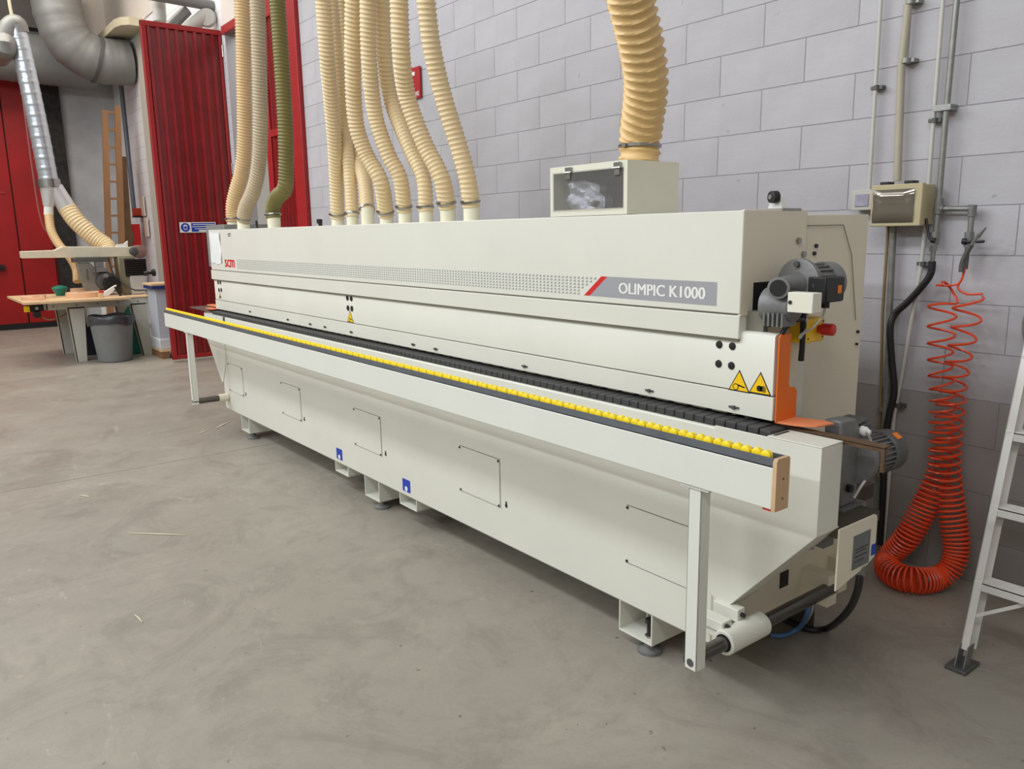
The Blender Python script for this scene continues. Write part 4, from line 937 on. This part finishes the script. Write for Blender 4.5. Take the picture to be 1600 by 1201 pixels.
MB().prism([(-11.76, 2.33, .95), (-11.76, 2.37, .96), (-11.76, 2.42, .8305), (-11.76, 2.39, .8305)], (-.05, 0, 0)).build('tool_grip', black, dg, bevel=.003)
MB().cyl((-11.80, 2.15, .905), (-11.80, 2.20, .895), .018).build('red_end', redp, dg)
tag(MB().lathe((-12.55, 1.80, .831), (0, 0, 1), [(0, .05), (.10, .10), (.12, .09), (.14, .02)], 10).build('teal_rag', teal), 'crumpled teal bag lying on the far side of the bench top', 'bag')
# waste bin
bn = thing('waste_bin', (-11.58, 2.20, 0), 'round grey waste bin with a dark liner under the bench edge', 'bin')
MB().lathe((-11.50, 2.20, 0), (0, 0, 1), [(0, .185), (.01, .205), (.54, .262), (.56, .27), (.575, .27), (.575, .25), (.05, .19)], 36).build('bin_body', binM, bn)
vs = []; fs = []; n = 40
lr = [(.60, .255), (.625, .275), (.60, .285), (.56, .284), (.52, .278)]
for k, (z, r) in enumerate(lr):
    for i in range(n):
        a = 2*PI*i/n; w1 = .006*math.sin(a*9+k)+.004*math.sin(a*17)
        vs.append((-11.50+(r+w1)*math.cos(a), 2.20+(r+w1)*math.sin(a), z-.02+(.012*math.sin(a*5+1) if k else 0)-(.02*math.sin(a*3) if k == 4 else 0)))
for k in range(4):
    for i in range(n): fs.append((k*n+i, k*n+(i+1) % n, (k+1)*n+(i+1) % n, (k+1)*n+i))
MB().add(vs, fs).build('bin_liner', bagM, bn, angle=60)
tag(MB().lathe((-12.02, 2.58, .30), (0, 0, 1), [(-.298, .10), (-.1, .16), (.1, .17), (.25, .13), (.36, .06)], 11).build('teal_sack', teal, angle=20), 'teal plastic sack slumped behind the waste bin', 'bag')
tag(MB().box(-12.68, -12.28, 1.95, 2.45, 0, .42).build('dark_crate', mat('navy crate', (28, 32, 50), .6), bevel=.01), 'dark navy crate under the bench behind the bin', 'crate')
# white cabinet on a small pallet
wc = thing('pedestal_cabinet', (-11.35, 2.9, 0), 'narrow white and grey steel pedestal with a blue edged top beside the red leaf', 'cabinet')
MB().box(-11.66, -11.25, 2.72, 2.98, .22, .93).build('pedestal_body', mat('pedestal', (186, 190, 198), .45), wc, bevel=.006)
MB().box(-11.69, -11.22, 2.705, 3.00, .119, .26).build('pedestal_foot', mat('pedestal foot', (206, 208, 212), .45), wc, bevel=.01)
MB().box(-11.64, -11.18, 2.67, 3.0, .93, .975).build('blue_board', mat('navy board', (36, 52, 110), .5), wc)
MB().box(-11.64, -11.18, 2.66, 3.0, .975, 1.0).build('top_board', woodL, wc)
pa = thing('small_pallet', (-11.4, 2.9, 0), 'small wooden pallet under the white pedestal', 'pallet')
for x in (-11.69, -11.50, -11.30): MB().box(x, x+.14, 2.70, 3.06, .095, .118).build('deck_board', woodL, pa)
for y in (2.71, 2.96): MB().box(-11.70, -11.16, y, y+.09, 0, .095).build('bearer', woodM, pa)

# wooden ladder
wl = thing('wooden_ladder', (-15, 3.1, 0), 'wooden ladder leaning in the corner behind the saw', 'ladder')
def wrail(yb, yt, zt): MB().prism([(-15.0, yb, 0), (-15.0, yb+.10, 0), (-15.2, yt+.09, zt), (-15.2, yt, zt)], (-.05, 0, 0)).build('ladder_rail', woodM, wl)
wrail(2.80, 3.13, 3.72); wrail(3.02, 3.33, 3.80)
for k in range(13):
    z = .25+k*.285; t = z/3.75; MB().box(-15.0-.2*t-.045, -15.0-.2*t-.005, 2.84+.32*t, 3.08+.31*t, z, z+.035).build('rung', woodM, wl)
tag(MB().prism([(-15.3, 3.20, 0), (-15.3, 3.36, 0), (-15.5, 3.50, 3.0), (-15.5, 3.38, 3.0)], (-.06, 0, 0)).build('wood_plank', mat('dark plank', (120, 92, 66), .7, var=.3, scale=6)), 'dark rough plank leaning right of the wooden ladder', 'plank')
# red box, little red switch, papers
rbx = thing('red_cabinet', (-13.6, 3.5, 1.8), 'red fire cabinet on the white wall right of the wooden ladder', 'cabinet')
a = X(-15.5, 202, 350); b_ = X(-15.5, 222, 386)
rbx.location = (-15.6, 3.5, 1.8)
MB().box(-15.75, -15.5, a.y, b_.y, b_.z, a.z).build('cabinet_body', mat('cabinet red', (205, 26, 24), .4), rbx, bevel=.006)
MB().box(-15.5, -15.494, a.y+.015, a.y+.05, a.z-.32, a.z-.12).build('cabinet_window', mat('dull window', (120, 100, 84), .4), rbx)
a = X(-15.6, 208, 325); b_ = X(-15.6, 218, 337)
al = thing('alarm_button', a, 'small orange red alarm box above the red cabinet', 'alarm')
MB().box(-15.72, -15.6, a.y, 3.695, b_.z, a.z).build('alarm_body', mat('alarm red', (196, 62, 36), .5), al, bevel=.004)
MB().box(-15.74, -15.58, a.y, 3.695, b_.z-.03, b_.z-.001).build('alarm_base', black, al)
q0, q1 = Y(3.69, 223, 320), Y(3.69, 232, 362)
tag(MB().box(q0.x, q1.x, 3.655, 3.674, 1.98, 2.32).build('paper_sheet', mat('old notice', (222, 206, 190), .7, var=.12, scale=12)), 'upper notice sheet on the white wall beside the red leaf', 'notice')
tag(MB().box(q0.x+.1, q1.x+.12, 3.655, 3.674, 1.62, 1.95).build('paper_sheet', MATS['old notice']), 'lower notice sheet on the white wall beside the red leaf', 'notice')
tag(MB().tube([(-16.07, 3.66, 4.38), (-16.07, 3.66, 2.0)], .035, 8).build('conduit_pipe', mat('dark conduit', (104, 108, 116), .5, .3)), 'dark grey conduit in the corner above the red cabinet', 'pipe')
tr_ = thing('tape_dispenser', (-14.2, 2.9, 1.5), 'white roller bracket seen above the saw arm near the ladder', 'bracket')
MB().lathe((-14.0, 2.48, 1.78), (1, 0, 0), [(0, .02), (0, .09), (.05, .09), (.05, .02)], 20).build('roller', whitep, tr_)
MB().prism([(-14.0, 2.50, 1.74), (-14.0, 2.58, 1.72), (-14.0, 2.72, 1.45), (-14.0, 2.58, 1.45)], (-.04, 0, 0)).box(-14.04, -14.0, 2.56, 2.62, 0, 1.46).build('stand', whitep, tr_)

# ------------------------------------------------------------------ ducts at upper left
dk = thing('extraction_duct', (-16.2, 0, 5), 'fat grey sheet metal duct running level over the red far door', 'duct')
a = X(-16.25, 0, 92); b_ = X(-16.25, 185, 100)
MB().cyl((-16.3, -1.5, 4.72), (-16.3, 3.3, 4.60), .40, n=32).build('duct_tube', ductM, dk)
for y in (1.0, 2.0): MB().cyl((-16.3, y, 4.69-.025*y), (-16.3, y+.04, 4.69-.025*y), .415, n=32).build('joint_band', ductM, dk)
ed = thing('elbow_duct', (-15.6, 3, 5), 'ribbed grey flexible duct curving from above into the white wall', 'duct')
pe = [X(-15.2, 80, -110), X(-15.2, 84, -30), X(-15.2, 92, 25), X(-15.2, 112, 68), X(-15.2, 148, 92), X(-15.2, 180, 97), X(-15.2, 202, 98)]
pp = resample(spline(pe, 10), .05)
MB().tube(pp, .36, 28, rad=lambda i, a: .36+(.012 if i % 5 == 0 else 0)).build('duct_tube', ductM, ed, angle=60)
q = pp[-9]; MB().tube(pp[-12:-10], .385, 28).build('clamp_band', castd, ed)
# articulated suction pipe with hoses to the saw
sp = thing('suction_pipe', (-12.9, 2, 2.4), 'spiral metal suction pipe slanting down to the saw', 'pipe')
pts = [X(-12.9, 24, 42), X(-12.9, 33, 75), X(-12.9, 58, 190), X(-12.9, 76, 282)]
p_ = resample(spline(pts, 8), .02)
MB().tube(p_, .125, 20, rad=lambda i, a: .120+(.006 if i % 7 == 0 else 0)).build('spiral_tube', mat('bright metal', (196, 202, 208), .3, .7, var=.1), sp)
pt = [X(-12.9, 8, 78), X(-12.9, 9, 60), X(-12.9, 15, 44), X(-12.9, 25, 38), X(-12.9, 30, 52)]
MB().tube(spline([X(-14.2, 0, 90)]+pt, 8), .125, 20).build('elbow', ductM, sp)
MB().tube([X(-12.9, 75, 280), X(-12.9, 77, 292)], .15, 20).build('collar', steel, sp)
yb = X(-12.9, 77, 292); y1_ = X(-12.9, 76, 322); y2_ = X(-12.9, 104, 324)
MB().cyl(yb, y1_, .12, .07, 20).cyl(yb+Vector((0, .06, 0)), y2_, .11, .12, 20).build('branch_piece', mat('bright metal 2', (214, 214, 214), .4, .5), sp)
MB().cyl(y1_, X(-12.9, 76, 336), .06, n=16).build('spigot', whitep, sp)
h1 = resample(spline([X(-12.9, 76, 334), X(-12.8, 80, 360), X(-12.7, 92, 382), X(-12.6, 108, 400), X(-12.5, 119, 420), X(-12.4, 121, 440)], 10), .012)
tag(MB().tube(h1, .06, 14, rad=lambda i, a: .055+.004*(i % 3 == 0)).build('suction_hose', hoseT), 'thin tan hose from the suction pipe to the saw bench', 'hose')
h2 = resample(spline([y2_, X(-12.8, 120, 346), X(-12.7, 146, 370), X(-12.6, 165, 384), X(-12.5, 172, 396)], 10), .022)
tag(MB().tube(h2, .125, 18, rad=lambda i, a: .115+.010*(i % 2 == 0)).build('suction_hose', hoseM), 'fat cream ribbed hose from the suction pipe to the saw arm', 'hose')
tag(MB().tube(spline([X(-12.85, 10, -40), X(-12.85, 14, 0), X(-12.85, 19, 27)], 6), .02, 8).build('hanging_strap', mat('strap', (225, 210, 180), .6)), 'pale strap that holds up the elbow of the suction pipe', 'strap')
tag(MB().tube(spline([X(-13.0, 29, 110), X(-13.0, 38, 170), X(-13.0, 50, 260), X(-13.0, 62, 335), X(-13.0, 74, 362), X(-13.0, 84, 345)], 8), .012, 6).build('hanging_cable', mat('pink cord', (150, 90, 86), .6)), 'thin cord hanging beside the suction pipe', 'cord')
# dark brackets and pipes high up
tag(MB().box(-16.88, -16.5, 2.75, 3.1, 5.05, 5.9).box(-16.6, -16.3, 2.9, 3.2, 4.95, 5.2).build('trim_7', mat('dark bracket', (50, 46, 46), .8), bevel=.01), kind='structure')
hp = thing('overhead_pipes', (-12, 3.4, 4.7), 'grey overhead pipes with elbows above the red door leaf', 'pipes')
xq = -10.95
MB().tube([X(xq, 190, -16), X(xq, 260, -4), X(xq, 325, 8), X(xq, 334, 10)], .065, 16).build('level_pipe', ductM, hp)
MB().tube([X(xq-.3, 247, -12), X(xq-.3, 250, 34)], .08, 16).build('short_drop', pvc, hp)
MB().tube([X(xq-.1, 262, 46), X(xq-.1, 292, 16)], .07, 16).build('slanting_pipe', ductM, hp)
MB().tube([X(xq, 285, 54), X(xq, 318, 26)], .085, 16).lathe(X(xq+.05, 323, 28), (1, -.5, 0), [(-.04, .11), (.0, .12), (.04, .10)], 24).build('capped_stub', pvc, hp)
# things outside behind the gap
tag(MB().box(-10.3, -9.9, 4.6, 5.2, 0, 2.6).build('cardboard_stack', mat('cardboard', (190, 160, 124), .8, var=.15)), 'pale cardboard stack seen through the gap of the red doors', 'box')
tag(MB().box(-9.95, -9.9, 4.3, 4.36, 0, 2.1).build('red_post', redp), 'slim red post seen through the gap of the red doors', 'post')

# ------------------------------------------------------------------ splinters on the floor
sp_ = mat('splinter', (214, 204, 176), .7)
def chip(px0, py0, px1, py1, w_, lab):
    a, b_ = Z(.002, px0, py0), Z(.002, px1, py1); d = (b_-a).normalized(); n_ = Vector((-d.y, d.x, 0))*w_
    mid = (a+b_)/2+n_*.8
    tag(MB().prism([a-n_*.3, mid-n_, b_-n_*.3, b_+n_*.3, mid+n_, a+n_*.5], (0, 0, .002)).build('wood_splinter', sp_), lab, 'splinter', 'splinters on the floor')
chip(200, 833, 291, 836, .005, 'long pale wood splinter lying alone on the open floor left of the machine')
chip(338, 669, 358, 659, .010, 'yellowish splinter on the floor near the left support leg')
chip(312, 677, 326, 671, .006, 'faint short splinter left of the yellowish one on the floor')
chip(124, 774, 140, 776, .006, 'short pale splinter near the left edge of the floor')
chip(860, 880, 905, 905, .004, 'thin straw coloured splinter just under the front of the machine')
chip(905, 893, 948, 918, .003, 'thin splinter beside the straw coloured one under the machine')
chip(880, 850, 940, 905, .002, 'long straw lying crosswise under the machine')
chip(210, 960, 222, 972, .003, 'tiny white splinter on the bare floor at lower left')
chip(780, 822, 800, 834, .003, 'small pale splinter in the shadow left of the straw coloured one')
